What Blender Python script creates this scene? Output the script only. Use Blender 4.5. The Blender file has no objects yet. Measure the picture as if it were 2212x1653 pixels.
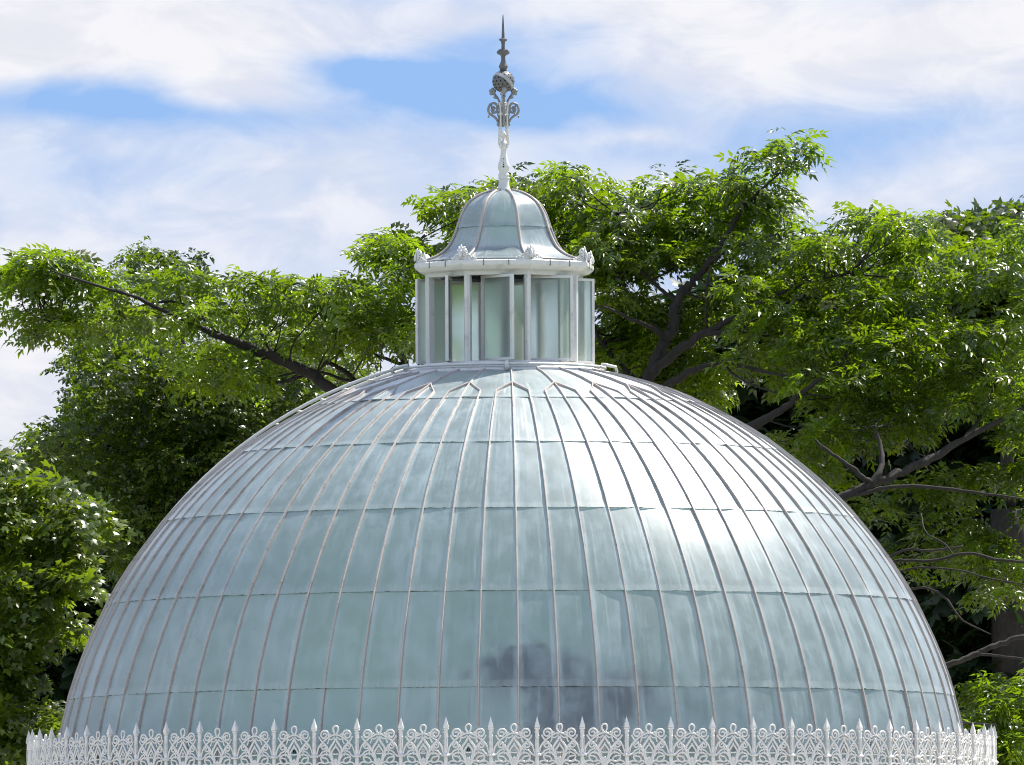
import bpy, bmesh, math, random
import numpy as np
from mathutils import Vector, Matrix

random.seed(7)
rng = np.random.default_rng(7)
R_ = math.radians
scene = bpy.context.scene
col = scene.collection

# ------------------------------------------------------------------ camera
CAM = Vector((0.0, -140.0, 1.7))
PITCH, ROLL = R_(2.92), R_(0.30)
FPX = 28000.0                      # focal length in pixels of a 2212 px wide picture
W2, H2 = 2212 / 2, 1653 / 2
fwd = Vector((0, math.cos(PITCH), math.sin(PITCH)))
rt0 = Vector((1, 0, 0))
up0 = Vector((0, -math.sin(PITCH), math.cos(PITCH)))
rt = rt0 * math.cos(ROLL) - up0 * math.sin(ROLL)
up = up0 * math.cos(ROLL) + rt0 * math.sin(ROLL)
cam_d = bpy.data.cameras.new('camera')
cam_d.sensor_width = 36
cam_d.lens = 36 * FPX / 2212
cam_d.clip_start = 1
cam_d.clip_end = 6000
cam = bpy.data.objects.new('camera', cam_d)
cam.matrix_world = Matrix(((rt.x, up.x, -fwd.x, CAM.x), (rt.y, up.y, -fwd.y, CAM.y),
                           (rt.z, up.z, -fwd.z, CAM.z), (0, 0, 0, 1)))
col.objects.link(cam)
scene.camera = cam


def P(px, py, Y=0.0):
    """world point at depth plane Y seen at px,py of the 2212 x 1653 picture"""
    d = fwd + rt * ((px - W2) / FPX) + up * ((H2 - py) / FPX)
    t = (Y - CAM.y) / d.y
    return CAM + d * t


def direction(px, py):
    d = fwd + rt * ((px - W2) / FPX) + up * ((H2 - py) / FPX)
    return d.normalized()


# ------------------------------------------------------------------ light
SUN = Vector((0.39, 0.37, 0.845)).normalized()     # towards the sun: behind the dome, to the right
sun_d = bpy.data.lights.new('sun', 'SUN')
sun_d.energy = 5.0
sun_d.angle = R_(0.53)
sun_d.color = (1.0, 0.95, 0.87)
sun = bpy.data.objects.new('sun', sun_d)
sun.rotation_euler = SUN.to_track_quat('Z', 'Y').to_euler()
sun.location = (20, 10, 40)
col.objects.link(sun)

scene.view_settings.view_transform = 'Standard'
scene.view_settings.look = 'None'
scene.view_settings.gamma = 1
scene.view_settings.use_curve_mapping = False
scene.view_settings.exposure = 0.62
scene.render.engine = 'CYCLES'
scene.cycles.max_bounces = 6
scene.cycles.diffuse_bounces = 1
scene.cycles.glossy_bounces = 2
scene.cycles.transmission_bounces = 4
scene.cycles.transparent_max_bounces = 8
scene.cycles.sample_clamp_indirect = 4
scene.cycles.caustics_reflective = False
scene.cycles.caustics_refractive = False
scene.cycles.filter_width = 1.05
scene.cycles.use_denoising = True
scene.cycles.use_adaptive_sampling = True
scene.cycles.adaptive_threshold = 0.02


class NT:
    def __init__(self, tree):
        self.t = tree
        tree.nodes.clear()

    def n(self, kind, **kw):
        nd = self.t.nodes.new(kind)
        for k, v in kw.items():
            if k == 'ins':
                for i, val in v.items():
                    if hasattr(val, 'is_output') or isinstance(val, bpy.types.NodeSocket):
                        self.t.links.new(val, nd.inputs[i])
                    else:
                        nd.inputs[i].default_value = val
            else:
                setattr(nd, k, v)
        return nd

    def math(self, op, a, b=0.0, c=0.0, clamp=False):
        nd = self.n('ShaderNodeMath', operation=op, ins={0: a, 1: b, 2: c})
        nd.use_clamp = clamp
        return nd.outputs[0]

    def mixc(self, f, a, b, blend='MIX'):
        nd = self.t.nodes.new('ShaderNodeMix')
        nd.data_type = 'RGBA'
        nd.blend_type = blend
        for idx, val in ((0, f), (6, a), (7, b)):
            if isinstance(val, bpy.types.NodeSocket):
                self.t.links.new(val, nd.inputs[idx])
            else:
                nd.inputs[idx].default_value = val
        return nd.outputs[2]

    def ramp(self, f, stops, interp='LINEAR'):
        nd = self.n('ShaderNodeValToRGB', ins={0: f})
        cr = nd.color_ramp
        cr.interpolation = interp
        while len(cr.elements) < len(stops):
            cr.elements.new(0.5)
        for e, (p, c) in zip(cr.elements, stops):
            e.position = p
            e.color = c if len(c) == 4 else (*c, 1)
        return nd.outputs[0]

    def maprange(self, v, a, b, c, d, smooth=False):
        nd = self.n('ShaderNodeMapRange', ins={0: v, 1: a, 2: b, 3: c, 4: d})
        nd.interpolation_type = 'SMOOTHSTEP' if smooth else 'LINEAR'
        return nd.outputs[0]


# ------------------------------------------------------------------ sky
world = bpy.data.worlds.new('World')
scene.world = world
world.use_nodes = True
N = NT(world.node_tree)
tc = N.n('ShaderNodeTexCoord').outputs['Generated']
sky = N.n('ShaderNodeTexSky', sky_type='NISHITA')
sky.sun_disc = False
sky.sun_elevation = math.asin(SUN.z)
sky.sun_rotation = math.atan2(SUN.x, SUN.y)
sky.altitude = 50
sky.air_density = 1.0
sky.dust_density = 0.6
sky.ozone_density = 2.0
sep = N.n('ShaderNodeSeparateXYZ', ins={0: tc})
sx, sy, sz = sep.outputs[0], sep.outputs[1], sep.outputs[2]
# clouds stretch sideways, the more so near the horizon
warp = N.n('ShaderNodeMapping', ins={0: tc, 3: (44, 44, 88)})
n1 = N.n('ShaderNodeTexNoise', ins={0: warp.outputs[0], 2: 1.0, 3: 5.0, 4: 0.50})
big = N.n('ShaderNodeMapping', ins={0: tc, 1: (3.1, 0.4, 1.7), 3: (3.2, 3.2, 6.0)})
n2 = N.n('ShaderNodeTexNoise', ins={0: big.outputs[0], 2: 1.0, 3: 3.0, 4: 0.5})
fine = N.n('ShaderNodeMapping', ins={0: tc, 1: (0.3, 1.4, 2.2), 3: (105, 105, 210)})
n3 = N.n('ShaderNodeTexNoise', ins={0: fine.outputs[0], 2: 1.0, 3: 6.0, 4: 0.58, 8: 0.6})
wob = N.n('ShaderNodeVectorMath', operation='SUBTRACT', ins={0: n1.outputs[1], 1: (0.5, 0.5, 0.5)})
nsep = N.n('ShaderNodeSeparateXYZ', ins={0: wob.outputs[0]})
wx = N.math('ADD', sx, N.math('MULTIPLY', nsep.outputs[0], 0.020))
wz = N.math('ADD', sz, N.math('MULTIPLY', nsep.outputs[1], 0.008))
# cloud banks and clear gaps in this quarter of the sky: (px, py, half width, half height, amount)
banks = [(250, 60, 430, 110, .62), (1500, 30, 700, 70, .34), (1750, 130, 330, 80, .55), (2150, 60, 200, 150, .4),
         (450, 190, 180, 60, .35), (60, 100, 180, 90, .5),
         (860, 160, 200, 58, -.85), (760, 130, 90, 30, -.30), (1000, 215, 200, 40, -.40), (60, 225, 170, 45, -.55), (420, 270, 330, 34, -.33),
         (1190, 215, 170, 60, -.26), (1250, 95, 150, 45, -.22), (980, 75, 120, 30, -.30), (2030, 130, 160, 30, -.22), (1950, 290, 330, 75, -.30), (1500, 320, 300, 60, -.22),
         (1370, 285, 110, 20, .32), (950, 300, 220, 50, .08), (700, 390, 420, 60, -.06), (120, 380, 260, 35, -.14),
         (500, 510, 420, 40, .06), (60, 800, 200, 260, .32), (1850, 420, 220, 40, .25), (80, 560, 160, 40, .2)]
acc = N.math('MULTIPLY_ADD', n1.outputs[0], 1.10, -0.55 + 0.385)
acc = N.math('ADD', acc, N.math('MULTIPLY_ADD', n2.outputs[0], 1.1, -0.55))
acc = N.math('ADD', acc, N.math('MULTIPLY_ADD', n3.outputs[0], 0.62, -0.31))
fy = N.math('GREATER_THAN', sy, 0.5)
for (bx_, by_, bw, bh, am) in banks:
    d0 = direction(bx_, by_)
    u = N.math('MULTIPLY', N.math('SUBTRACT', wx, d0.x), FPX / bw)
    w = N.math('MULTIPLY', N.math('SUBTRACT', wz, d0.z), FPX / bh)
    r2 = N.math('ADD', N.math('MULTIPLY', u, u), N.math('MULTIPLY', w, w))
    g = N.math('POWER', 2.71828, N.math('MULTIPLY', r2, -0.9))
    acc = N.math('MULTIPLY_ADD', N.math('MULTIPLY', g, fy), am, acc)
blue = N.mixc(0.25, (1.05, 2.45, 5.7, 1), sky.outputs[0])
cov = N.ramp(acc, [(0.0, (0, 0, 0)), (0.40, (.50, .50, .50)), (0.65, (.80, .80, .80)), (0.95, (1, 1, 1))])
cloudc = N.mixc(N.maprange(n3.outputs[0], 0.35, 0.62, 0.0, 1.0, True), (5.25, 5.25, 5.75, 1), (6.1, 6.0, 6.25, 1))
cloud = N.mixc(0.06, cloudc, sky.outputs[0])
skyc = N.mixc(cov, blue, cloud)
bg = N.n('ShaderNodeBackground', ins={0: skyc, 1: 0.1})
out = N.n('ShaderNodeOutputWorld', ins={0: bg.outputs[0]})


# ------------------------------------------------------------------ materials
def new_mat(name):
    m = bpy.data.materials.new(name)
    m.use_nodes = True
    return m, NT(m.node_tree)


def finish(N, shader):
    N.n('ShaderNodeOutputMaterial', ins={0: shader})


def paint_mat(name, c, dirt, rough=0.42, scale=9.0, amount=0.5):
    m, N = new_mat(name)
    co = N.n('ShaderNodeTexCoord').outputs['Object']
    nz = N.n('ShaderNodeTexNoise', ins={0: co, 2: scale, 3: 5.0, 4: 0.65})
    nz2 = N.n('ShaderNodeTexNoise', ins={0: co, 2: scale * 9, 3: 3.0, 4: 0.6})
    f = N.maprange(nz.outputs[0], 0.52, 0.75, 0.0, amount, True)
    f2 = N.maprange(nz2.outputs[0], 0.60, 0.72, 0.0, amount * 0.8, True)
    c1 = N.mixc(f, (*c, 1), (*dirt, 1))
    c2 = N.mixc(f2, c1, (dirt[0] * .6, dirt[1] * .58, dirt[2] * .52, 1))
    bp = N.n('ShaderNodeBump', ins={0: 0.25, 1: 0.002, 2: nz2.outputs[0]})
    b = N.n('ShaderNodeBsdfPrincipled', ins={'Base Color': c2, 'Roughness': rough, 'Normal': bp.outputs[0]})
    finish(N, b.outputs[0])
    return m


def glass_mat(name, film_lo, film_hi, tint, diff, rough, moss, refr_rough=0.42, transl=0.45):
    """old glasshouse pane: rippled glass with a whitewash film, lime streaks and moss along the lap"""
    m, N = new_mat(name)
    uv = N.n('ShaderNodeTexCoord').outputs['UV']
    s = N.n('ShaderNodeSeparateXYZ', ins={0: uv})
    u, v = s.outputs[0], s.outputs[1]
    rnd = N.n('ShaderNodeObjectInfo').outputs['Random']
    off = N.math('MULTIPLY', rnd, 91.0)
    cs = N.n('ShaderNodeCombineXYZ', ins={0: N.math('MULTIPLY', u, 9.0), 1: N.math('MULTIPLY', v, 0.9), 2: off})
    streak = N.n('ShaderNodeTexNoise', ins={0: cs.outputs[0], 2: 1.0, 3: 6.0, 4: 0.68, 8: 0.35})
    cb = N.n('ShaderNodeCombineXYZ', ins={0: N.math('MULTIPLY', u, 1.7), 1: N.math('MULTIPLY', v, 3.2), 2: off})
    blot = N.n('ShaderNodeTexNoise', ins={0: cb.outputs[0], 2: 1.3, 3: 4.0, 4: 0.6})
    spk = N.n('ShaderNodeCombineXYZ', ins={0: N.math('MULTIPLY', u, 34.0), 1: N.math('MULTIPLY', v, 84.0), 2: off})
    speck = N.n('ShaderNodeTexNoise', ins={0: spk.outputs[0], 2: 1.0, 3: 2.0, 4: 0.5})
    edge = N.math('ABSOLUTE', N.math('SUBTRACT', u, 0.5))
    edge_w = N.math('ADD', edge, N.math('MULTIPLY_ADD', streak.outputs[0], 0.34, -0.17))
    e = N.maprange(edge_w, 0.30, 0.50, 0.0, 1.0, True)
    lap = N.maprange(v, 0.085, 0.055, 0.0, 1.0, True)
    st = N.maprange(streak.outputs[0], 0.50, 0.72, 0.0, 1.0, True)
    sp = N.maprange(speck.outputs[0], 0.70, 0.76, 0.0, 1.0, True)
    bl = N.maprange(blot.outputs[0], 0.35, 0.70, 0.0, 1.0, True)
    f = N.math('MULTIPLY_ADD', e, 0.34, N.math('MULTIPLY_ADD', st, 0.20, N.math('MULTIPLY', bl, 0.24)))
    f = N.math('ADD', f, N.math('MULTIPLY', lap, 0.12))
    f = N.math('ADD', f, N.math('MULTIPLY', sp, 0.25))
    f = N.math('ADD', f, N.math('MULTIPLY_ADD', rnd, 0.16, -0.08))
    f = N.maprange(f, 0.0, 0.9, film_lo, film_hi)
    f = N.math('MINIMUM', f, 0.97)
    dcol = N.mixc(e, (*diff, 1), (diff[0] * 1.12, diff[1] * 1.06, diff[2] * 1.02, 1))
    dcol = N.mixc(N.math('MULTIPLY', lap, 0.45), dcol, (.76, .86, .83, 1))
    ld = N.math('MULTIPLY', N.maprange(v, 0.30, 0.0, 0.0, 0.55, True), N.maprange(streak.outputs[0], 0.40, 0.66, 0.0, 1.0, True))
    dcol = N.mixc(ld, dcol, (.38, .44, .41, 1))
    # moss and grime along the overlapping lower edge
    mo = N.n('ShaderNodeCombineXYZ', ins={0: N.math('MULTIPLY', u, 2.2), 1: off})
    mn = N.n('ShaderNodeTexNoise', ins={0: mo.outputs[0], 2: 1.6, 3: 5.0, 4: 0.7})
    mw = N.maprange(mn.outputs[0], 0.42, 0.75, 0.0, moss, True)
    mf = N.math('LESS_THAN', v, mw)
    dcol = N.mixc(mf, dcol, (0.022, 0.028, 0.014, 1))
    f = N.math('MAXIMUM', f, mf)
    bmp = N.n('ShaderNodeBump', ins={0: 0.16, 1: 0.004, 2: blot.outputs[0]})
    d = N.n('ShaderNodeBsdfDiffuse', ins={0: dcol, 'Normal': bmp.outputs[0]})
    t = N.n('ShaderNodeBsdfTranslucent', ins={0: dcol})
    film = N.n('ShaderNodeMixShader', ins={0: N.math('MULTIPLY', N.math('SUBTRACT', 1.0, mf), transl), 1: d.outputs[0], 2: t.outputs[0]})
    r = N.n('ShaderNodeBsdfRefraction', ins={0: (*tint, 1), 'Roughness': refr_rough, 'IOR': 1.22})
    body = N.n('ShaderNodeMixShader', ins={0: f, 1: r.outputs[0], 2: film.outputs[0]})
    g = N.n('ShaderNodeBsdfGlossy', ins={0: (1, 1, 1, 1), 'Roughness': N.math('MULTIPLY_ADD', st, 0.10, rough), 'Normal': bmp.outputs[0]})
    fr = N.n('ShaderNodeFresnel', ins={0: 2.0, 'Normal': bmp.outputs[0]})
    geo = N.n('ShaderNodeNewGeometry')
    frf = N.math('MULTIPLY', fr.outputs[0], N.math('SUBTRACT', 1.0, N.math('MULTIPLY', geo.outputs['Backfacing'], 0.8)))
    frf = N.math('MULTIPLY', frf, N.math('SUBTRACT', 1.0, mf))
    sh = N.n('ShaderNodeMixShader', ins={0: frf, 1: body.outputs[0], 2: g.outputs[0]})
    finish(N, sh.outputs[0])
    return m


def leaf_mat(name, dark, light, pale, trans, rough=0.36, tw=0.42):
    m, N = new_mat(name)
    at = N.n('ShaderNodeAttribute', attribute_name='tint')
    oi = N.n('ShaderNodeObjectInfo').outputs['Random']
    tv = at.outputs['Fac']
    c = N.ramp(tv, [(0.0, dark), (0.55, light), (0.90, light), (1.0, pale)])
    co = N.n('ShaderNodeTexCoord').outputs['Object']
    nz = N.n('ShaderNodeTexNoise', ins={0: co, 2: 0.9, 3: 2.0})
    k = N.maprange(nz.outputs[0], 0.3, 0.7, 0.72, 1.28)
    kk = N.n('ShaderNodeCombineColor', ins={0: k, 1: k, 2: k}).outputs[0]
    c = N.mixc(1.0, c, kk, 'MULTIPLY')
    b = N.n('ShaderNodeBsdfPrincipled', ins={'Base Color': c, 'Roughness': rough, 'Specular IOR Level': 0.6})
    tc_ = N.mixc(1.0, N.ramp(tv, [(0.0, trans), (1.0, (trans[0] * 1.5, trans[1] * 1.25, trans[2] * 1.2))]), kk, 'MULTIPLY')
    t = N.n('ShaderNodeBsdfTranslucent', ins={0: tc_})
    sh = N.n('ShaderNodeMixShader', ins={0: tw, 1: b.outputs[0], 2: t.outputs[0]})
    finish(N, sh.outputs[0])
    return m


def bark_mat(name, a, b_):
    m, N = new_mat(name)
    co = N.n('ShaderNodeTexCoord').outputs['Object']
    mp = N.n('ShaderNodeMapping', ins={0: co, 3: (18, 18, 6)})
    nz = N.n('ShaderNodeTexNoise', ins={0: mp.outputs[0], 2: 1.2, 3: 7.0, 4: 0.7})
    c = N.ramp(nz.outputs[0], [(0.3, a), (0.7, b_)])
    bp = N.n('ShaderNodeBump', ins={0: 0.8, 1: 0.03, 2: nz.outputs[0]})
    b = N.n('ShaderNodeBsdfPrincipled', ins={'Base Color': c, 'Roughness': 0.85, 'Normal': bp.outputs[0]})
    finish(N, b.outputs[0])
    return m


def grass_mat():
    m, N = new_mat('lawn')
    co = N.n('ShaderNodeTexCoord').outputs['Object']
    nz = N.n('ShaderNodeTexNoise', ins={0: co, 2: 0.6, 3: 8.0, 4: 0.7})
    c = N.ramp(nz.outputs[0], [(0.3, (.035, .075, .015)), (0.7, (.075, .13, .03))])
    b = N.n('ShaderNodeBsdfPrincipled', ins={'Base Color': c, 'Roughness': 0.9})
    finish(N, b.outputs[0])
    return m


def plain_mat(name, c, rough=0.6, metallic=0.0):
    m, N = new_mat(name)
    co = N.n('ShaderNodeTexCoord').outputs['Object']
    nz = N.n('ShaderNodeTexNoise', ins={0: co, 2: 14.0, 3: 4.0})
    k = N.mixc(nz.outputs[0], (c[0] * .75, c[1] * .75, c[2] * .75, 1), (c[0] * 1.2, c[1] * 1.2, c[2] * 1.2, 1))
    b = N.n('ShaderNodeBsdfPrincipled', ins={'Base Color': k, 'Roughness': rough, 'Metallic': metallic})
    finish(N, b.outputs[0])
    return m


M_WHITE = paint_mat('white_paint', (.88, .86, .81), (.52, .49, .44), 0.36, 7.0, 0.55)
M_BAR = paint_mat('glazing_bar_paint', (.55, .49, .44), (.22, .18, .15), 0.45, 5.0, 0.75)
M_LEAD = paint_mat('weathered_finial_metal', (.17, .168, .168), (.07, .065, .06), 0.45, 14.0, 0.8)
M_FIN = paint_mat('weathered_white_metal', (.34, .335, .33), (.22, .21, .20), 0.42, 14.0, 0.8)
M_DARK = plain_mat('dark_opening', (.012, .012, .013), 0.9)
M_GLASS = glass_mat('whitewashed_glass', 0.20, 1.08, (.64, .83, .88), (.63, .78, .795), 0.36, 0.011, 0.62, 0.26)
M_BELL = glass_mat('cupola_glass', 0.30, 1.05, (.66, .82, .87), (.66, .77, .79), 0.24, 0.006, 0.42, 0.26)
M_SASH = glass_mat('frosted_sash_glass', 0.16, 0.66, (.76, .90, .80), (.58, .68, .60), 0.30, 0.004, 0.30)
M_ASH = leaf_mat('ash_leaf', (.009, .021, .002), (.040, .074, .004), (.14, .13, .03), (.28, .48, .008), 0.30, 0.37)
M_LIME = leaf_mat('lime_leaf', (.008, .018, .003), (.034, .060, .006), (.12, .13, .03), (.17, .30, .008), 0.36, 0.34)
M_MAPLE = leaf_mat('maple_leaf', (.022, .042, .005), (.085, .125, .015), (.22, .23, .06), (.22, .36, .012), 0.32, 0.36)
M_WOOD = leaf_mat('dark_wood_leaf', (.006, .016, .004), (.014, .034, .006), (.03, .05, .012), (.02, .06, .006), 0.5, 0.2)  # near-black leaf colour, canopy shade of the background trees painted in
M_BARK = bark_mat('bark', (.012, .010, .008), (.042, .034, .027))
M_GRASS = grass_mat()


# ------------------------------------------------------------------ mesh helpers
def link(o, parent=None):
    col.objects.link(o)
    if parent is not None:
        o.parent = parent
    return o


def mesh_obj(name, verts, faces, mat, parent=None, smooth=True, uvs=None):
    me = bpy.data.meshes.new(name)
    me.from_pydata([tuple(v) for v in verts], [], faces)
    if not smooth:
        me.polygons.foreach_set('use_smooth', [False] * len(me.polygons))
    else:
        me.polygons.foreach_set('use_smooth', [True] * len(me.polygons))
    if uvs is not None:
        l = me.uv_layers.new(name='UVMap')
        for i, lp in enumerate(me.loops):
            l.data[i].uv = uvs[lp.vertex_index]
    me.materials.append(mat)
    me.update()
    return link(bpy.data.objects.new(name, me), parent)


def again(o, parent, loc=None, rotz=None, mat=None):
    c = o.copy()
    col.objects.link(c)
    c.parent = parent
    if loc is not None:
        c.location = loc
    if rotz is not None:
        c.rotation_euler = (0, 0, rotz)
    if mat is not None:
        c.matrix_basis = mat
    return c


def thing(name, label, cat, loc=(0, 0, 0), group=None):
    o = bpy.data.objects.new(name, None)
    o.empty_display_size = 0.2
    o.location = loc
    o['label'] = label
    o['category'] = cat
    if group:
        o['group'] = group
    return link(o)


class MB:
    def __init__(self):
        self.v, self.f = [], []

    def add(self, vs, fs):
        b = len(self.v)
        self.v += [tuple(x) for x in vs]
        self.f += [tuple(i + b for i in f) for f in fs]

    def box(self, c, s, M=None):
        x, y, z = s[0] / 2, s[1] / 2, s[2] / 2
        vs = [Vector((c[0] + i * x, c[1] + j * y, c[2] + k * z)) for i in (-1, 1) for j in (-1, 1) for k in (-1, 1)]
        if M is not None:
            vs = [M @ q for q in vs]
        self.add(vs, [(0, 1, 3, 2), (4, 6, 7, 5), (0, 4, 5, 1), (2, 3, 7, 6), (0, 2, 6, 4), (1, 5, 7, 3)])

    def tube(self, pts, rad, seg=6, closed=False, flat=None):
        """swept round bar; flat=(dir, factor) squashes it along dir"""
        pts = [Vector(p) for p in pts]
        n = len(pts)
        rad = rad if hasattr(rad, '__len__') else [rad] * n
        rings = []
        prev = None
        for i, p in enumerate(pts):
            if closed:
                t = pts[(i + 1) % n] - pts[i - 1]
            else:
                t = pts[min(i + 1, n - 1)] - pts[max(i - 1, 0)]
            if t.length < 1e-9:
                t = Vector((0, 0, 1))
            t.normalize()
            if prev is None:
                a = Vector((0, 1, 0)) if abs(t.y) < 0.9 else Vector((1, 0, 0))
                nrm = (a - t * a.dot(t)).normalized()
            else:
                nrm = prev - t * prev.dot(t)
                nrm = nrm.normalized() if nrm.length > 1e-6 else prev
            prev = nrm
            b = t.cross(nrm)
            ring = []
            for k in range(seg):
                a = 2 * math.pi * k / seg
                ring.append(p + (nrm * math.cos(a) + b * math.sin(a)) * rad[i])
            rings.append(ring)
        vs = [q for r in rings for q in r]
        fs = []
        m = n if closed else n - 1
        for i in range(m):
            for k in range(seg):
                i2, k2 = (i + 1) % n, (k + 1) % seg
                fs.append((i * seg + k, i * seg + k2, i2 * seg + k2, i2 * seg + k))
        if not closed:
            fs.append(tuple(range(seg))[::-1])
            fs.append(tuple((n - 1) * seg + k for k in range(seg)))
        self.add(vs, fs)

    def lathe(self, prof, seg=24, phase=0.0, cap=True):
        n = len(prof)
        vs = []
        for (r, z) in prof:
            for k in range(seg):
                a = phase + 2 * math.pi * k / seg
                vs.append((r * math.sin(a), -r * math.cos(a), z))
        fs = []
        for i in range(n - 1):
            for k in range(seg):
                k2 = (k + 1) % seg
                fs.append((i * seg + k, i * seg + k2, (i + 1) * seg + k2, (i + 1) * seg + k))
        if cap:
            fs.append(tuple(range(seg))[::-1])
            fs.append(tuple((n - 1) * seg + k for k in range(seg)))
        self.add(vs, fs)

    def build(self, name, mat, parent=None, smooth=True):
        return mesh_obj(name, self.v, self.f, mat, parent, smooth)


def spline(pts, per=5):
    pts = [Vector(p) for p in pts]
    out_ = []
    for i in range(len(pts) - 1):
        p0, p1, p2, p3 = pts[max(i - 1, 0)], pts[i], pts[i + 1], pts[min(i + 2, len(pts) - 1)]
        for k in range(per):
            t = k / per
            out_.append(0.5 * ((2 * p1) + (p2 - p0) * t + (2 * p0 - 5 * p1 + 4 * p2 - p3) * t * t + (3 * p1 - p0 - 3 * p2 + p3) * t ** 3))
    out_.append(pts[-1])
    return out_


def auto_smooth(o, deg=35):
    me = o.data
    bm = bmesh.new()
    bm.from_mesh(me)
    for e in bm.edges:
        if len(e.link_faces) == 2 and e.calc_face_angle(0) > R_(deg):
            e.smooth = False
    bm.to_mesh(me)
    bm.free()
    return o


# ------------------------------------------------------------------ ground
def build_ground():
    n = 40
    vs, fs = [], []
    for i in range(n + 1):
        for j in range(n + 1):
            u, v = i / n * 2 - 1, j / n * 2 - 1
            x, y = math.copysign(abs(u) ** 3, u) * 2500, math.copysign(abs(v) ** 3, v) * 2500
            vs.append((x, y, 0.0))
    for i in range(n):
        for j in range(n):
            a = i * (n + 1) + j
            fs.append((a, a + n + 1, a + n + 2, a + 1))
    g = mesh_obj('ground', vs, fs, M_GRASS)
    g['kind'] = 'structure'


build_ground()


def build_bounce_ground():  # unseen pale disc added to bounce sunlight onto cresting and lower dome
    mb = MB()
    mb.lathe([(26.0, .004), (5.2, .004)], 64, 0, False)
    o = mb.build('bounce_ground', plain_mat('bounce_gravel', (.46, .43, .38), .95))
    o['kind'] = 'structure'


build_bounce_ground()

# ------------------------------------------------------------------ glass dome
C0 = P(1106, 1775, 0)            # centre of the sphere the dome is cut from
RD = 991 / 200.0
PHI = [2.6, 15.6, 28.3, 40.9, 53.3, 64.8, 77.6]
NR = 72
AZ0 = R_(0.9)                    # bearing of the middle glazing bar


def sph(az, phi, r=RD):
    return Vector((r * math.cos(phi) * math.sin(az), -r * math.cos(phi) * math.cos(az), r * math.sin(phi)))


dome = thing('glasshouse_dome', 'large round whitewashed glass dome with pale curved glazing bars', 'dome', (C0.x, C0.y, 0.0))


def pane_mesh(row, width_deg, seed):
    rg = random.Random(seed)
    p0, p1 = R_(PHI[row]), R_(PHI[row + 1])
    nu, nv = 3, 5
    lapang = 0.010 / RD
    ob = 0.009 + rg.uniform(-.003, .003)        # lower lip stands proud of the pane below
    tx = rg.uniform(-.009, .009)
    vs, uvs, fs = [], [], []
    for j in range(nv + 1):
        t = j / nv
        ph = (p0 - lapang) + (p1 - (p0 - lapang)) * t
        for i in range(nu + 1):
            s = i / nu
            a = R_(width_deg) * (s - 0.5)
            r = RD + ob * (1 - t) + tx * (s - 0.5) * 2
            q = sph(a, ph, r)
            vs.append(q + Vector((0, 0, C0.z)))
            uvs.append((s, t))
    for j in range(nv):
        for i in range(nu):
            a = j * (nu + 1) + i
            fs.append((a, a + 1, a + nu + 2, a + nu + 1))
    base = len(vs)                              # thickness of the lower edge
    for i in range(nu + 1):
        a = R_(width_deg) * (i / nu - 0.5)
        vs.append(sph(a, p0 - lapang, RD + ob - 0.006 + tx * (i / nu - .5) * 2) + Vector((0, 0, C0.z)))
        uvs.append((i / nu, 0.06))
    top_ = len(vs)                              # own vertices, so the face keeps its smooth curve
    for i in range(nu + 1):
        vs.append(vs[i].copy())
        uvs.append((i / nu, 0.06))
    for i in range(nu):
        fs.append((top_ + i, base + i, base + i + 1, top_ + i + 1))
    return vs, fs, uvs


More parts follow.
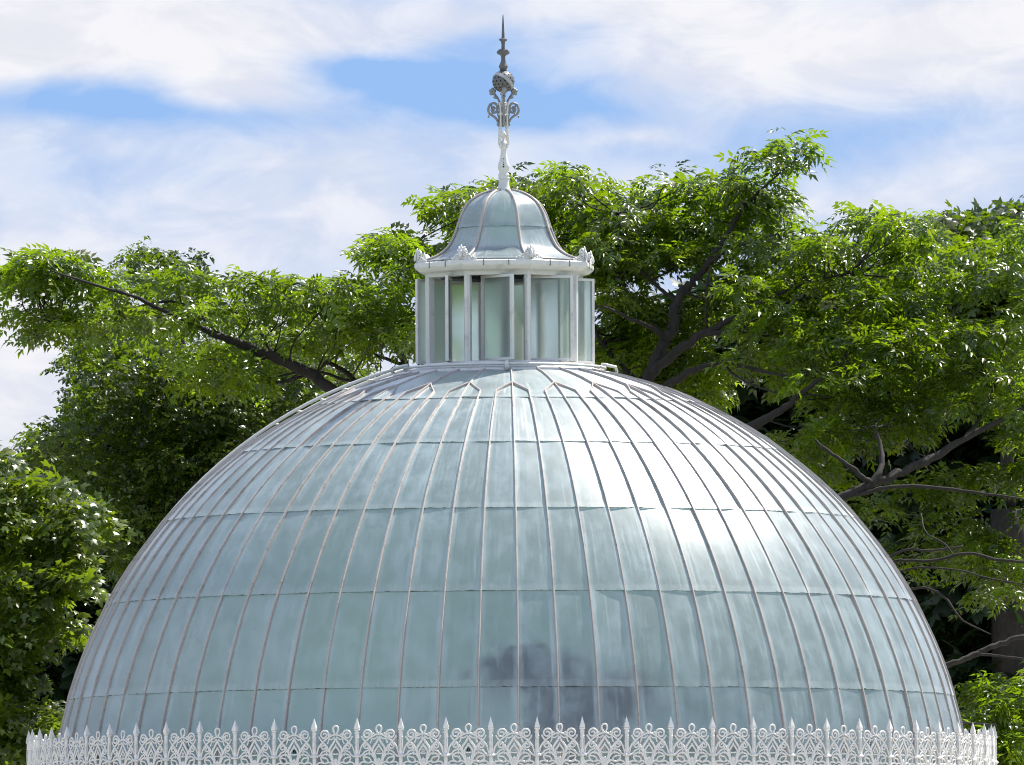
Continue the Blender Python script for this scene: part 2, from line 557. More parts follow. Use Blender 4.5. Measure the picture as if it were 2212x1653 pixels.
def build_dome():
    proto = {}
    rear_v, rear_f, rear_uv = [], [], []
    n_ind = 0
    for row in range(6):
        cnt = NR if row < 5 else 24
        wd = 360 / cnt
        # five slightly different panes per row
        for k in range(cnt):
            az = AZ0 + R_(wd) * (k + 0.5)
            a_n = math.degrees((az + math.pi) % (2 * math.pi) - math.pi)
            seen = abs(a_n) < 97
            var = random.randrange(6)
            if (row, var) not in proto:
                proto[(row, var)] = [pane_mesh(row, wd, row * 10 + var), None]
            data, ob = proto[(row, var)]
            if seen:
                if ob is None:
                    o = mesh_obj('pane', data[0], data[1], M_GLASS, dome, True, data[2])
                    proto[(row, var)][1] = o
                    o.rotation_euler = (0, 0, az)
                else:
                    again(ob, dome, rotz=az)
                n_ind += 1
            else:
                Mz = Matrix.Rotation(az, 3, 'Z')
                b = len(rear_v)
                rear_v += [Mz @ q for q in data[0]]
                rear_f += [tuple(i + b for i in f) for f in data[1]]
                rear_uv += data[2]
    o = mesh_obj('rear_panes', rear_v, rear_f, M_GLASS, dome, True, rear_uv)
    o['kind'] = 'stuff'

    def bar(path, name, parent=dome):
        """glazing bar: rounded T section standing on the glass"""
        w, h = 0.0092, 0.019
        sec = [(-w, -0.02), (-w, h * .45), (-w * .55, h), (w * .55, h), (w, h * .45), (w, -0.02)]
        vs, fs = [], []
        n = len(path)
        for i, p in enumerate(path):
            t = (path[min(i + 1, n - 1)] - path[max(i - 1, 0)]).normalized()
            o_ = p.normalized()
            s_ = t.cross(o_).normalized()
            for (a, b) in sec:
                vs.append(p + s_ * a + o_ * b + Vector((0, 0, C0.z)))
        k = len(sec)
        for i in range(n - 1):
            for j in range(k):
                j2 = (j + 1) % k
                fs.append((i * k + j, i * k + j2, (i + 1) * k + j2, (i + 1) * k + j))
        fs.append(tuple(range(k))[::-1])
        fs.append(tuple((n - 1) * k + j for j in range(k)))
        return mesh_obj(name, vs, fs, M_BAR, parent, True)

    def path_of(ph0, ph1, az=0.0, n=26, dr=0.002):
        # the bars kink a little at each lap, as hand-bent iron does
        pp = []
        for i in range(n + 1):
            ph = ph0 + (ph1 - ph0) * i / n
            row = sum(1 for q in PHI[1:] if R_(q) <= ph)
            row = min(row, 5)
            t = (ph - R_(PHI[row])) / (R_(PHI[row + 1]) - R_(PHI[row]))
            pp.append(sph(az, ph, RD + dr + 0.010 * (1 - t)))
        return pp

    main = auto_smooth(bar(path_of(R_(1.5), R_(78.2)), 'glazing_bar'), 40)
    lo, jn = R_(66.6), R_(69.6)
    side = []
    for s in (-1, 1):
        pth = path_of(R_(1.5), lo, 0.0, 24) + [sph(-s * R_(5) * t, lo + (jn - lo) * t, RD + 0.012) for t in (0.5, 1.0)]
        side.append(auto_smooth(bar(pth, 'glazing_bar'), 40))
    firsts = {0: main, 1: side[1], 2: side[0]}
    used = set()
    for k in range(NR):
        az = AZ0 + R_(5) * k
        kind = k % 3          # 0 middle bar, 1 bar to its right (bends left), 2 bar to the left of the next
        o = firsts[kind]
        if kind in used:
            again(o, dome, rotz=az)
        else:
            o.rotation_euler = (0, 0, az)
            used.add(kind)
    # curb ring, gutter and wall below the picture
    mb = MB()
    z0 = C0.z + RD * math.sin(R_(1.5))
    rr = RD * math.cos(R_(1.5))
    mb.lathe([(rr - .10, z0 - .25), (rr + .03, z0 - .25), (rr + .045, z0 - .03), (rr + .02, z0 + .0), (rr - .05, z0 + .0)], 72, 0, False)
    auto_smooth(mb.build('curb_ring', M_WHITE, dome), 30)
    mb = MB()
    zt = z0 - .25
    mb.lathe([(rr - .12, zt - .02), (5.42, zt - .02), (5.46, zt + .06), (5.46, zt - .10), (5.36, zt - .22), (5.20, zt - .30), (5.10, zt - .30), (5.10, zt - .06)], 96, 0, False)
    auto_smooth(mb.build('gutter', M_WHITE, dome), 30)
    mb = MB()
    mb.lathe([(5.12, 0.0), (5.12, .75), (5.05, .80), (5.0, .80), (5.0, 0.0)], 96, 0, False)
    auto_smooth(mb.build('base_wall', plain_mat('sandstone', (.36, .29, .2), .9), dome), 30)
    mb = MB()
    hh = zt - .30 - .80
    for k in range(36):
        a = 2 * math.pi * k / 36
        mb.box((5.05 * math.sin(a), -5.05 * math.cos(a), .80 + hh / 2), (.07, .07, hh), None)
    o = mb.build('wall_mullions', M_WHITE, dome, False)
    o['kind'] = 'stuff'
    mb = MB()
    mb.lathe([(5.03, .80), (5.03, .80 + hh)], 36, math.pi / 36, False)
    w = mb.build('wall_glazing', M_SASH, dome)
    w.data.uv_layers.new(name='UVMap')
    # slender iron arches that carry the bars inside, faintly seen through the glass
    for az in (-171, -120, 100, 140):
        mb = MB()
        pts = [sph(R_(az), R_(1.5 + 74 * i / 20), RD - 0.055) + Vector((0, 0, C0.z)) for i in range(21)]
        mb.tube(pts, 0.032, 6)
        mb.build('inner_arch', M_WHITE, dome)
    return n_ind


build_dome()

# ------------------------------------------------------------------ lantern (cupola) on the dome
L0 = P(1090, 700, 0)
LX, LY = L0.x, 0.0


def zy(y):
    return P(1090, y, 0).z


ZB = zy(812)
lantern = thing('roof_lantern', 'white octagonal glazed lantern with open sashes and bell roof on the dome', 'lantern', (LX, LY, ZB))
OCT = [R_(-28 + 45 * k) for k in range(8)]
RW = 0.857


def opt(a, r, z):
    return Vector((r * math.sin(a), -r * math.cos(a), z))


def build_lantern():
    z = lambda y: zy(y) - ZB
    mb = MB()
    mb.lathe([(1.10, -.10), (1.10, .0), (1.085, .035), (1.03, .06), (.98, .062), (.96, .085), (.93, .10), (.80, .10)], 64, 0, False)
    auto_smooth(mb.build('collar', M_WHITE, lantern), 30)
    # octagonal plinth under the sashes
    zs, zt = z(789), z(600)
    mb = MB()
    mb.lathe([(.90, .06), (.90, zs - .02), (.915, zs - .02), (.915, zs + .004), (.86, zs + .012), (.78, zs + .012), (.78, .06)], 8, OCT[0], False)
    mb.build('plinth', M_WHITE, lantern, False)
    # posts
    for k, a in enumerate(OCT):
        mb = MB()
        Mz = Matrix.Rotation(a, 3, 'Z')
        w = .036
        prof = [(-w, -.86), (-w * .4, -.888), (w * .4, -.888), (w, -.86), (w * .8, -.80), (-w * .8, -.80)]
        vs = [Mz @ Vector((x, y, zz)) for zz in (zs, zt + .01) for (x, y) in prof]
        n = 6
        mb.add(vs, [(i, (i + 1) % n, n + (i + 1) % n, n + i) for i in range(n)])
        mb.build('post', M_WHITE, lantern, False)
    # cornice
    zl, zh = z(593), z(571)
    mb = MB()
    prof = [(.74, zt - .012), (.885, zt - .012), (.895, zt + .03), (.93, zl + .0), (.965, zl + .012), (1.005, zl + .045), (1.015, zl + .06),
            (1.015, zh - .01), (1.0, zh), (.93, zh + .002), (.70, zh + .03)]
    mb.lathe(prof, 8, OCT[0], False)
    cor = mb.build('cornice', M_WHITE, lantern, False)
    # joint straps on the cornice
    for k in range(8):
        for f in (.33, .68):
            p = opt(OCT[k], 1.017, 0).lerp(opt(OCT[(k + 1) % 8], 1.017, 0), f)
            mid = OCT[k] + R_(22.5)
            mb = MB()
            Mz = Matrix.Translation(p) @ Matrix.Rotation(mid, 4, 'Z')
            mb.box((0, .004, (zl + zh) / 2 + .022), (.007, .016, .062), Mz)
            mb.build('joint', M_LEAD, cor, False)
    # sashes pivoted open on their middle
    hw, hh = .247, (zt - zs) / 2 - .014
    zm = (zt + zs) / 2
    ri = RW * math.cos(R_(22.5))
    first = None
    for k in range(8):
        mid = OCT[k] + R_(22.5)
        rot = mid + R_(-42 + (0, 1.5, -2, 2.5, 0, -1, 2, -2)[k])
        M4 = Matrix.Translation(opt(mid, ri - .012, zm)) @ Matrix.Rotation(rot, 4, 'Z')
        if first is None:
            mb = MB()
            fw = .017
            for s in (-1, 1):
                mb.box((s * (hw - fw), 0, 0), (fw * 2, .034, hh * 2))
                mb.box((0, 0, s * (hh - fw * .8)), (hw * 2 - fw * 4, .030, fw * 1.6))
            sash = mb.build('sash', M_WHITE, lantern, False)
            n = 4
            vs = [((i / n * 2 - 1) * (hw - .03), 0.0, (j * 2 - 1) * (hh - .024)) for j in (0, 1) for i in range(n + 1)]
            fs = [(i, i + 1, n + 2 + i, n + 1 + i) for i in range(n)]
            pn = mesh_obj('pane', vs, fs, M_SASH, sash, True, [(i / n, j) for j in (0, 1) for i in range(n + 1)])
            first = (sash, pn)
            sash.matrix_basis = M4
        else:
            s2 = again(first[0], lantern, mat=M4)
            again(first[1], s2)
    # bell roof, eight curved glass segments
    prof_px = [(566, 610), (567.5, 560), (572, 0)]
    zp = []
    for (zyz, off) in [(147, 60), (152, 90), (165, 135), (185, 182), (215, 230), (250, 270), (300, 303), (350, 325), (410, 345), (460, 362), (510, 382),
                       (560, 408), (600, 437), (635, 478), (662, 525), (682, 580), (694, 640)]:
        y = (380 + zyz / 3.444) / 1.0253
        zp.append((off / .965 * 1.416e-3, z(y)))
    # dense profile
    prof = [(p.x, p.y) for p in spline([(a, b, 0) for a, b in zp], 2)]
    split = min(range(len(prof)), key=lambda i: abs(prof[i][1] - z((380 + 412 / 3.444) / 1.0253)))
    roof_e = MB()
    roof_e.lathe([(.06, prof[0][1] - .01), (.075, prof[0][1] + .004), (.05, prof[0][1] + .02)], 16, 0, True)
    roof = roof_e.build('bell_roof', M_WHITE, lantern)

    def seg(i0, i1, k, lip):
        vs, uvs, fs = [], [], []
        nu = 4
        a0, a1 = OCT[k], OCT[(k + 1) % 8]
        rows = list(range(i0, i1 + 1))
        for jj, i in enumerate(rows):
            r, zz = prof[i]
            t = 1 - jj / (len(rows) - 1)
            rr = r + lip * (1 - t)
            A, B = opt(a0, rr, zz), opt(a1, rr, zz)
            for s in range(nu + 1):
                q = A.lerp(B, s / nu)
                # bent glass bows outward a little between the ribs
                bow = 1 + .035 * math.sin(math.pi * s / nu)
                vs.append(Vector((q.x * bow, q.y * bow, zz)))
                uvs.append((s / nu, t))
        for j in range(len(rows) - 1):
            for s in range(nu):
                a = j * (nu + 1) + s
                fs.append((a, a + nu + 1, a + nu + 2, a + 1))
        mesh_obj('pane', vs, fs, M_BELL, roof, True, uvs)

    for k in range(8):
        seg(0, split + 1, k, .012)
        seg(split, len(prof) - 1, k, .002)
        mb = MB()
        mb.tube([opt(OCT[k], r + .010, zz + .006) for r, zz in prof], .017, 6)
        mb.build('rib', M_BAR, roof)
    # palmette antefixes on the eight corners
    mb = MB()
    bend = R_(22.5)

    def wrap(x, zz, t=0.0):
        """flat ornament wrapped round the corner of the cornice"""
        return Vector((x * math.cos(bend), -t + abs(x) * math.sin(bend), zz))

    for i in range(9):                                       # lobes of the palmette
        an = R_(-96 + 24 * i)
        ln = .066 + .066 * math.cos(an)
        pts = []
        for q in range(6):
            t = q / 5
            x = math.sin(an) * ln * (0.10 + .90 * t) * .95
            zz = .066 + math.cos(an) * ln * t - .008 * t * abs(math.sin(an))
            pts.append(wrap(x, zz, .004 + .014 * math.sin(t * 2.6)))
        mb.tube(pts, [.008, .010, .0125, .0145, .0145, .007], 6)
    plate = [wrap(0, .07, .004)] + [wrap(math.sin(R_(q)) * (.060 + .050 * math.cos(R_(q))), .066 + math.cos(R_(q)) * (.060 + .052 * math.cos(R_(q))), .004) for q in range(-110, 111, 20)]
    m_ = len(plate)
    mb.add(plate + [Vector((q.x, q.y + .022, q.z)) for q in plate], [(0, i, i + 1) for i in range(1, m_ - 1)] + [(m_, m_ + i + 1, m_ + i) for i in range(1, m_ - 1)] + [(i, m_ + i, m_ + i + 1, i + 1) for i in range(1, m_ - 1)])
    mb.tube([wrap(0, .02, .02), wrap(0, .05, .03), wrap(0, .10, .03), wrap(0, .15, .02)], [.02, .024, .018, .008], 6)
    for s in (-1, 1):                                        # volutes at its foot
        for (cx, cz, r0, turns, w) in ((.105, .038, .036, 1.5, .011), (.165, .024, .022, 1.3, .009), (.05, .03, .028, 1.2, .011)):
            pts = []
            for q in range(15):
                t = q / 14
                a = R_(200) - t * turns * 2 * math.pi
                rad = r0 * (1 - .8 * t)
                pts.append(wrap(s * (cx + rad * math.cos(a)), cz + rad * math.sin(a), .008))
            mb.tube(pts, w, 5)
        mb.tube([wrap(s * .0, .012, .006), wrap(s * .09, .006, .006), wrap(s * .19, .010, .006)], [.016, .013, .008], 5)
        mb.tube([wrap(s * .19, .01, .006), wrap(s * .205, .028, .006), wrap(s * .195, .04, .006)], [.009, .011, .006], 5)
    a0 = mb.build('antefix', M_WHITE, cor)
    for k in range(8):
        pos = opt(OCT[k], .985, zh + .002)
        M4 = Matrix.Translation(pos) @ Matrix.Rotation(OCT[k], 4, 'Z') @ Matrix.Rotation(R_(-6), 4, 'X') @ Matrix.Scale(.80, 4)
        if k == 0:
            a0.matrix_basis = M4
        else:
            again(a0, cor, mat=M4)
    # iron ring rail with scrolled ends round the foot
    mb = MB()
    pts = [opt(R_(-118 + 236 * i / 60), 1.085, .075) for i in range(61)]
    mb.tube(pts, .017, 6)
    for s in (-1, 1):
        a = R_(118 * s)
        cx = opt(R_(80 * s), 1.12, .03)
        mb.tube([opt(R_(s * 70), 1.12, .10), opt(R_(s * 86), 1.20, .085), opt(R_(s * 93), 1.215, .045), opt(R_(s * 88), 1.19, .008), opt(R_(s * 76), 1.15, .01), opt(R_(s * 66), 1.12, .018)], .018, 6)
    mb.tube([opt(0.02, 1.10, .11), opt(0.02, 1.115, .06), opt(0.02, 1.12, .0)], [.016, .026, .02], 8)
    mb.build('ring_rail', M_WHITE, lantern)


build_lantern()


# ------------------------------------------------------------------ finial
def build_finial():
    zb = zy(413)
    k = 1.239e-3
    f = thing('finial', 'tall ornamental metal spire with pierced globe on the bell roof', 'finial', (LX, LY, zb))
    f.rotation_euler = (0, 0, R_(8))
    Z = lambda v: (1615 - v) * k

    def rev(name, prof, mat, seg=20):
        mb = MB()
        mb.lathe([(r * k, Z(v)) for v, r in prof], seg)
        return auto_smooth(mb.build(name, mat, f), 40)

    rev('spire', [(515, 36), (500, 30), (480, 22), (455, 18), (432, 20), (424, 30), (412, 55), (400, 57), (388, 55), (384, 17), (340, 15), (306, 18),
                  (300, 30), (290, 36), (282, 34), (276, 14), (230, 12.5), (150, 8.5), (90, 5), (68, 2.5)], M_LEAD)
    for i in range(8):                                      # little studs on the dish
        a = R_(45 * i)
        mb = MB()
        p = Vector((36 * k * math.sin(a), -36 * k * math.cos(a), Z(388)))
        mb.lathe([(.008, -.004), (.010, .006), (.006, .016), (.0015, .020)], 6)
        mb.v = [(x + p.x, y + p.y, zz + p.z) for x, y, zz in mb.v]
        mb.build('stud', M_LEAD, f)
    rev('globe_neck', [(562, 26), (552, 34), (545, 28), (530, 40), (518, 40), (513, 36)], M_LEAD)
    gl = rev('globe', [(655 + 97 * math.cos(t * math.pi / 16), max(97 * math.sin(t * math.pi / 16), 2)) for t in range(17)], M_LEAD, 28)
    gc = Vector((0, 0, Z(655)))
    gr = 97 * k
    for row in range(-4, 5):                               # round piercings of the globe
        lat = R_(18 * row)
        cnt = max(4, int(16 * math.cos(lat)))
        for q in range(cnt):
            a = 2 * math.pi * (q + .5 * (row % 2)) / cnt
            d = Vector((math.cos(lat) * math.sin(a), -math.cos(lat) * math.cos(a), math.sin(lat)))
            band_n = Vector((.62, .25, .74)).normalized()
            if abs(d.dot(band_n)) < .2:
                continue
            mb = MB()
            Mq = d.to_track_quat('Z', 'Y').to_matrix()
            vs = [gc + Mq @ Vector((.0088 * math.cos(j * 1.0472), .0088 * math.sin(j * 1.0472), gr + .0015)) for j in range(6)]
            mb.add(vs, [tuple(range(6))])
            mb.build('piercing', M_DARK, gl)
    mb = MB()                                              # zodiac band round the globe
    bn = Vector((.62, .25, .74)).normalized()
    Mq = bn.to_track_quat('Z', 'Y').to_matrix()
    prof = [(gr * .97, -.019), (gr * 1.045, -.019), (gr * 1.045, .019), (gr * .97, .019)]
    for j in range(40):
        a = 2 * math.pi * j / 40
        mb.v += [tuple(gc + Mq @ Vector((r * math.cos(a), r * math.sin(a), h))) for r, h in prof]
    for j in range(40):
        j2 = (j + 1) % 40
        for q in range(4):
            mb.f.append((j * 4 + q, j2 * 4 + q, j2 * 4 + (q + 1) % 4, j * 4 + (q + 1) % 4))
    mb.build('globe_band', plain_mat('bare_metal', (.55, .54, .52), .35), gl, False)
    rev('upper_stem', [(950, 30), (880, 24), (830, 18), (790, 15), (765, 19), (750, 30), (740, 36)], M_WHITE, 12)
    rev('baluster', [(1615, 62), (1606, 62), (1596, 56), (1560, 47), (1512, 44), (1508, 50), (1500, 51), (1490, 46), (1480, 50), (1470, 50), (1462, 42),
                     (1448, 38), (1430, 46), (1408, 54), (1385, 51), (1340, 37), (1290, 27), (1250, 24), (1240, 30), (1225, 40), (1195, 36), (1180, 22)], M_WHITE, 20)
    for i in range(4):                                      # four rods of the open stem
        a = R_(45 + 90 * i)
        dx, dy = math.sin(a), -math.cos(a)
        mb = MB()
        pts = spline([(dx * r * k, dy * r * k, Z(v)) for v, r in ((1235, 30), (1190, 50), (1130, 47), (1060, 42), (990, 38), (930, 36), (880, 42), (838, 52))], 3)
        mb.tube(pts, .0135, 6)
        mb.build('rod', M_WHITE, f)
    rev('knop', [(1215, 10), (1195, 26), (1175, 14), (1160, 8), (1140, 20), (1120, 26), (1105, 16), (1090, 6)], M_WHITE, 10)
    rev('binding_ring', [(955, 42), (950, 47), (935, 47), (928, 42)], M_WHITE, 16)
    # four scrolled leaf brackets with rosettes
    mb = MB()
    q = lambda x, v, y=0.0: (x * k * .88, y * k, Z(v))
    mb.tube(spline([q(42, 1045), q(55, 1010), q(80, 975), q(115, 952), q(145, 930), q(150, 890), q(128, 855), q(92, 845), q(66, 862)], 4), .0145, 6)
    mb.tube(spline([q(66, 862), q(60, 895), q(78, 925), q(108, 925), q(118, 898), q(98, 880), q(84, 898)], 4), .014, 6)
    mb.tube(spline([q(38, 1000), q(50, 950), q(62, 900), q(60, 862)], 3), .014, 6)
    for (x, v) in ((150, 962), (158, 905), (140, 858), (118, 945), (98, 905), (120, 872)):
        mb.tube([q(x - 9, v), q(x, v), q(x + 6, v - 3)], [.014, .018, .006], 6)
    mb.tube([q(44, 1048), q(58, 1030), q(66, 1022)], [.012, .016, .006], 6)
    mb.tube(spline([q(36, 838), q(52, 810), q(74, 780), q(98, 755)], 3), .013, 6)
    for t in range(5):
        a = R_(72 * t + 20)
        mb.tube([q(108, 745), q(108 + 17 * math.cos(a), 745 - 17 * math.sin(a)), q(108 + 36 * math.cos(a), 745 - 36 * math.sin(a))], [.022, .028, .012], 6)
    mb.tube([q(108, 745, -12), q(108, 745, 12)], .014, 8)
    mb.tube([q(62, 800), q(84, 790), q(100, 800)], [.016, .022, .006], 6)
    br = mb.build('bracket', M_FIN, f)
    br.rotation_euler = (0, 0, R_(-4))
    for i in range(1, 4):
        again(br, f, rotz=R_(90 * i - 4))
    for i, v in enumerate((1335, 1365, 1385, 1405)):         # pierced teardrops of the baluster
        mb = MB()
        r = (40, 47, 51, 54)[i]
        s = (5, 4, 6, 8)[i]
        mb.lathe([(.0, -.001), (s * k, 0), (.0, .002)], 8)
        M4 = Matrix.Translation((-.012, -(r + 1) * k, Z(v))) @ Matrix.Rotation(R_(90), 4, 'X')
        mb.v = [tuple(M4 @ Vector(x)) for x in mb.v]
        mb.build('piercing', M_DARK, f)


build_finial()


# ------------------------------------------------------------------ cresting
def build_cresting():
    RC, NC = 5.215, 69
    tip = P(1106, 1548, -RC).z
    u = .955e-3
    z0 = tip - (900 - 130) * u                               # foot of the cresting in the gutter
    cr = thing('cresting', 'white scrolled cast iron cresting with spear points round the foot of the dome', 'railing', (C0.x, 0, z0))
    Z = lambda v: (900 - v) * u
    half = RC * math.sin(math.pi / NC)
    sc = half / 250.0

    mb = MB()

    def curve(pts, r, per=5):
        for s in (-1, 1):
            if s == 1 or any(abs(p[0]) > 1 for p in pts):
                q = [Vector((s * p[0] * sc, 0, Z(p[1]))) for p in pts]
                mb.tube(spline(q, per), r, 6)

    def spiral(cx, cy, r0, a0, turns, rr, sgn=1, lead=()):
        pts = list(lead)
        n = 12
        for i in range(n + 1):
            t = i / n
            a = R_(a0) + sgn * t * turns * 2 * math.pi
            rad = r0 * (1 - .78 * t)
            pts.append((cx + rad * math.cos(a), cy - rad * math.sin(a)))
        curve(pts, rr, 2)

    T, t_ = .0103, .0084
    mb.tube(spline([Vector((x * sc, 0, Z(y))) for x, y in ((0, 318), (-14, 292), (-29, 262), (-26, 228), (0, 213), (26, 228), (29, 262), (14, 292), (0, 318))], 3), T * .95, 6)
    curve([(0, 304), (55, 322), (110, 355), (165, 400), (205, 455), (225, 520), (234, 560)], T)          # pointed arch
    spiral(134, 312, 58, 215, 1.55, T, -1, [(40, 470), (70, 436), (120, 402), (172, 372), (200, 335)][:0])
    curve([(196, 330), (186, 352), (160, 384), (120, 420), (96, 450), (78, 500)], T)
    curve([(82, 318), (66, 306), (58, 296)], t_)                                                             # sprigs under the scrolls
    curve([(84, 320), (98, 300)], t_)
    curve([(226, 292), (244, 296)], T * 1.2, 2)
    spiral(140, 438, 38, 80, 1.3, t_ * 1.1, -1)
    curve([(102, 440), (118, 480), (160, 500), (190, 535), (232, 545)], T)
    curve([(0, 345), (22, 392), (56, 440), (72, 480), (60, 540), (40, 600), (20, 660)], T * 1.25)            # lancet
    curve([(8, 330), (40, 356), (62, 362)], t_)
    curve([(62, 362), (82, 352), (84, 376), (100, 410)], t_)
    curve([(0, 432), (28, 470), (48, 505), (38, 560), (30, 600)], T)
    curve([(0, 415), (0, 432)], T)
    curve([(0, 470), (16, 500), (-16, 500), (0, 470)], t_ * .9, 2)
    curve([(34, 520), (0, 522)], t_)
    curve([(0, 572), (18, 602), (10, 640), (0, 760)], T)
    curve([(0, 575), (0, 800)], T)
    curve([(60, 560), (96, 520), (150, 530), (176, 560), (160, 602), (120, 622), (90, 600), (112, 566), (170, 556)], T)   # big leaves
    curve([(30, 640), (70, 610), (120, 622), (180, 610), (226, 632)], T)
    curve([(226, 632), (190, 655), (140, 650), (96, 690), (80, 760)], T)
    spiral(66, 690, 52, 100, 1.1, T, -1)
    curve([(78, 470), (110, 500), (104, 540)], t_)
    curve([(232, 640), (200, 700), (150, 740), (120, 820)], T)
    spiral(185, 770, 44, 60, 1.2, T, 1)
    curve([(0, 812), (125, 812), (250, 812)], T * 1.2, 2)
    curve([(0, 880), (125, 880), (250, 880)], T * 1.5, 2)
    curve([(60, 812), (60, 880)], T, 1)
    curve([(180, 812), (180, 880)], T, 1)
    panel = mb.build('panel', M_WHITE, cr)

    mb = MB()
    mb.lathe([(.026, 0), (.026, Z(700)), (.022, Z(698)), (.022, Z(560)), (.040, Z(556)), (.043, Z(545)), (.032, Z(532)), (.021, Z(525)), (.021, Z(350)), (.025, Z(348)), (.025, Z(340)), (.021, Z(338)),
              (.020, Z(275)), (.030, Z(268)), (.032, Z(258)), (.02, Z(250))], 10)
    for i in range(9):                                      # beading down the post
        for s in (-1, 1):
            c = Vector((s * .015, -.019, Z(372 + i * 13)))
            mb.tube([c + Vector((0, 0, -.005)), c + Vector((0, 0, .005))], .005, 4)
    mb.tube([(-.046, -.004, Z(548)), (.046, -.004, Z(548))], .012, 6)
    post = auto_smooth(mb.build('post', M_WHITE, cr), 40)
    mb = MB()
    mb.lathe([(.012, Z(262)), (.034, Z(252)), (.0365, Z(240)), (.033, Z(222)), (.015, Z(172)), (.002, Z(130))], 4, R_(45))
    spear = mb.build('spearhead', M_WHITE, post, False)
    ph = math.asin(-44 / 1085) 
    for k in range(NC):
        az = ph + 2 * math.pi * k / NC
        lean = R_(random.uniform(-.5, .5))
        M4 = Matrix.Rotation(az, 4, 'Z') @ Matrix.Translation((0, -RC, 0)) @ Matrix.Rotation(lean, 4, 'Y')
        am = az + math.pi / NC
        Mp = Matrix.Rotation(am, 4, 'Z') @ Matrix.Translation((0, -RC * math.cos(math.pi / NC), random.uniform(-.003, .003)))
        if k == 0:
            post.matrix_basis = M4
            panel.matrix_basis = Mp
        else:
            q = again(post, cr, mat=M4)
            again(spear, q)
            again(panel, cr, mat=Mp)


build_cresting()


# ------------------------------------------------------------------ maintenance ladder behind the crown of the dome
def build_ladder():
    ld = thing('roof_ladder', 'white curved maintenance ladder lying on the dome left of the lantern', 'ladder', (C0.x, 0, C0.z))
    for s in (-1, 1):
        mb = MB()
        pts = []
        for i in range(19):
            ph = R_(77 - i * 2.6)
            q = sph(R_(-104), ph, RD + .105)
            side = Vector((math.cos(R_(-104)), math.sin(R_(-104)), 0))
            pts.append(q + side * .17 * s)
        mb.tube(pts, .020, 6)
        mb.build('rail', M_WHITE, ld)
    for i in range(14):
        ph = R_(75 - i * 3.2)
        q = sph(R_(-104), ph, RD + .105)
        side = Vector((math.cos(R_(-104)), math.sin(R_(-104)), 0))
        mb = MB()
        mb.tube([q - side * .17, q + side * .17], .012, 6)
        mb.build('rung', M_WHITE, ld)


build_ladder()


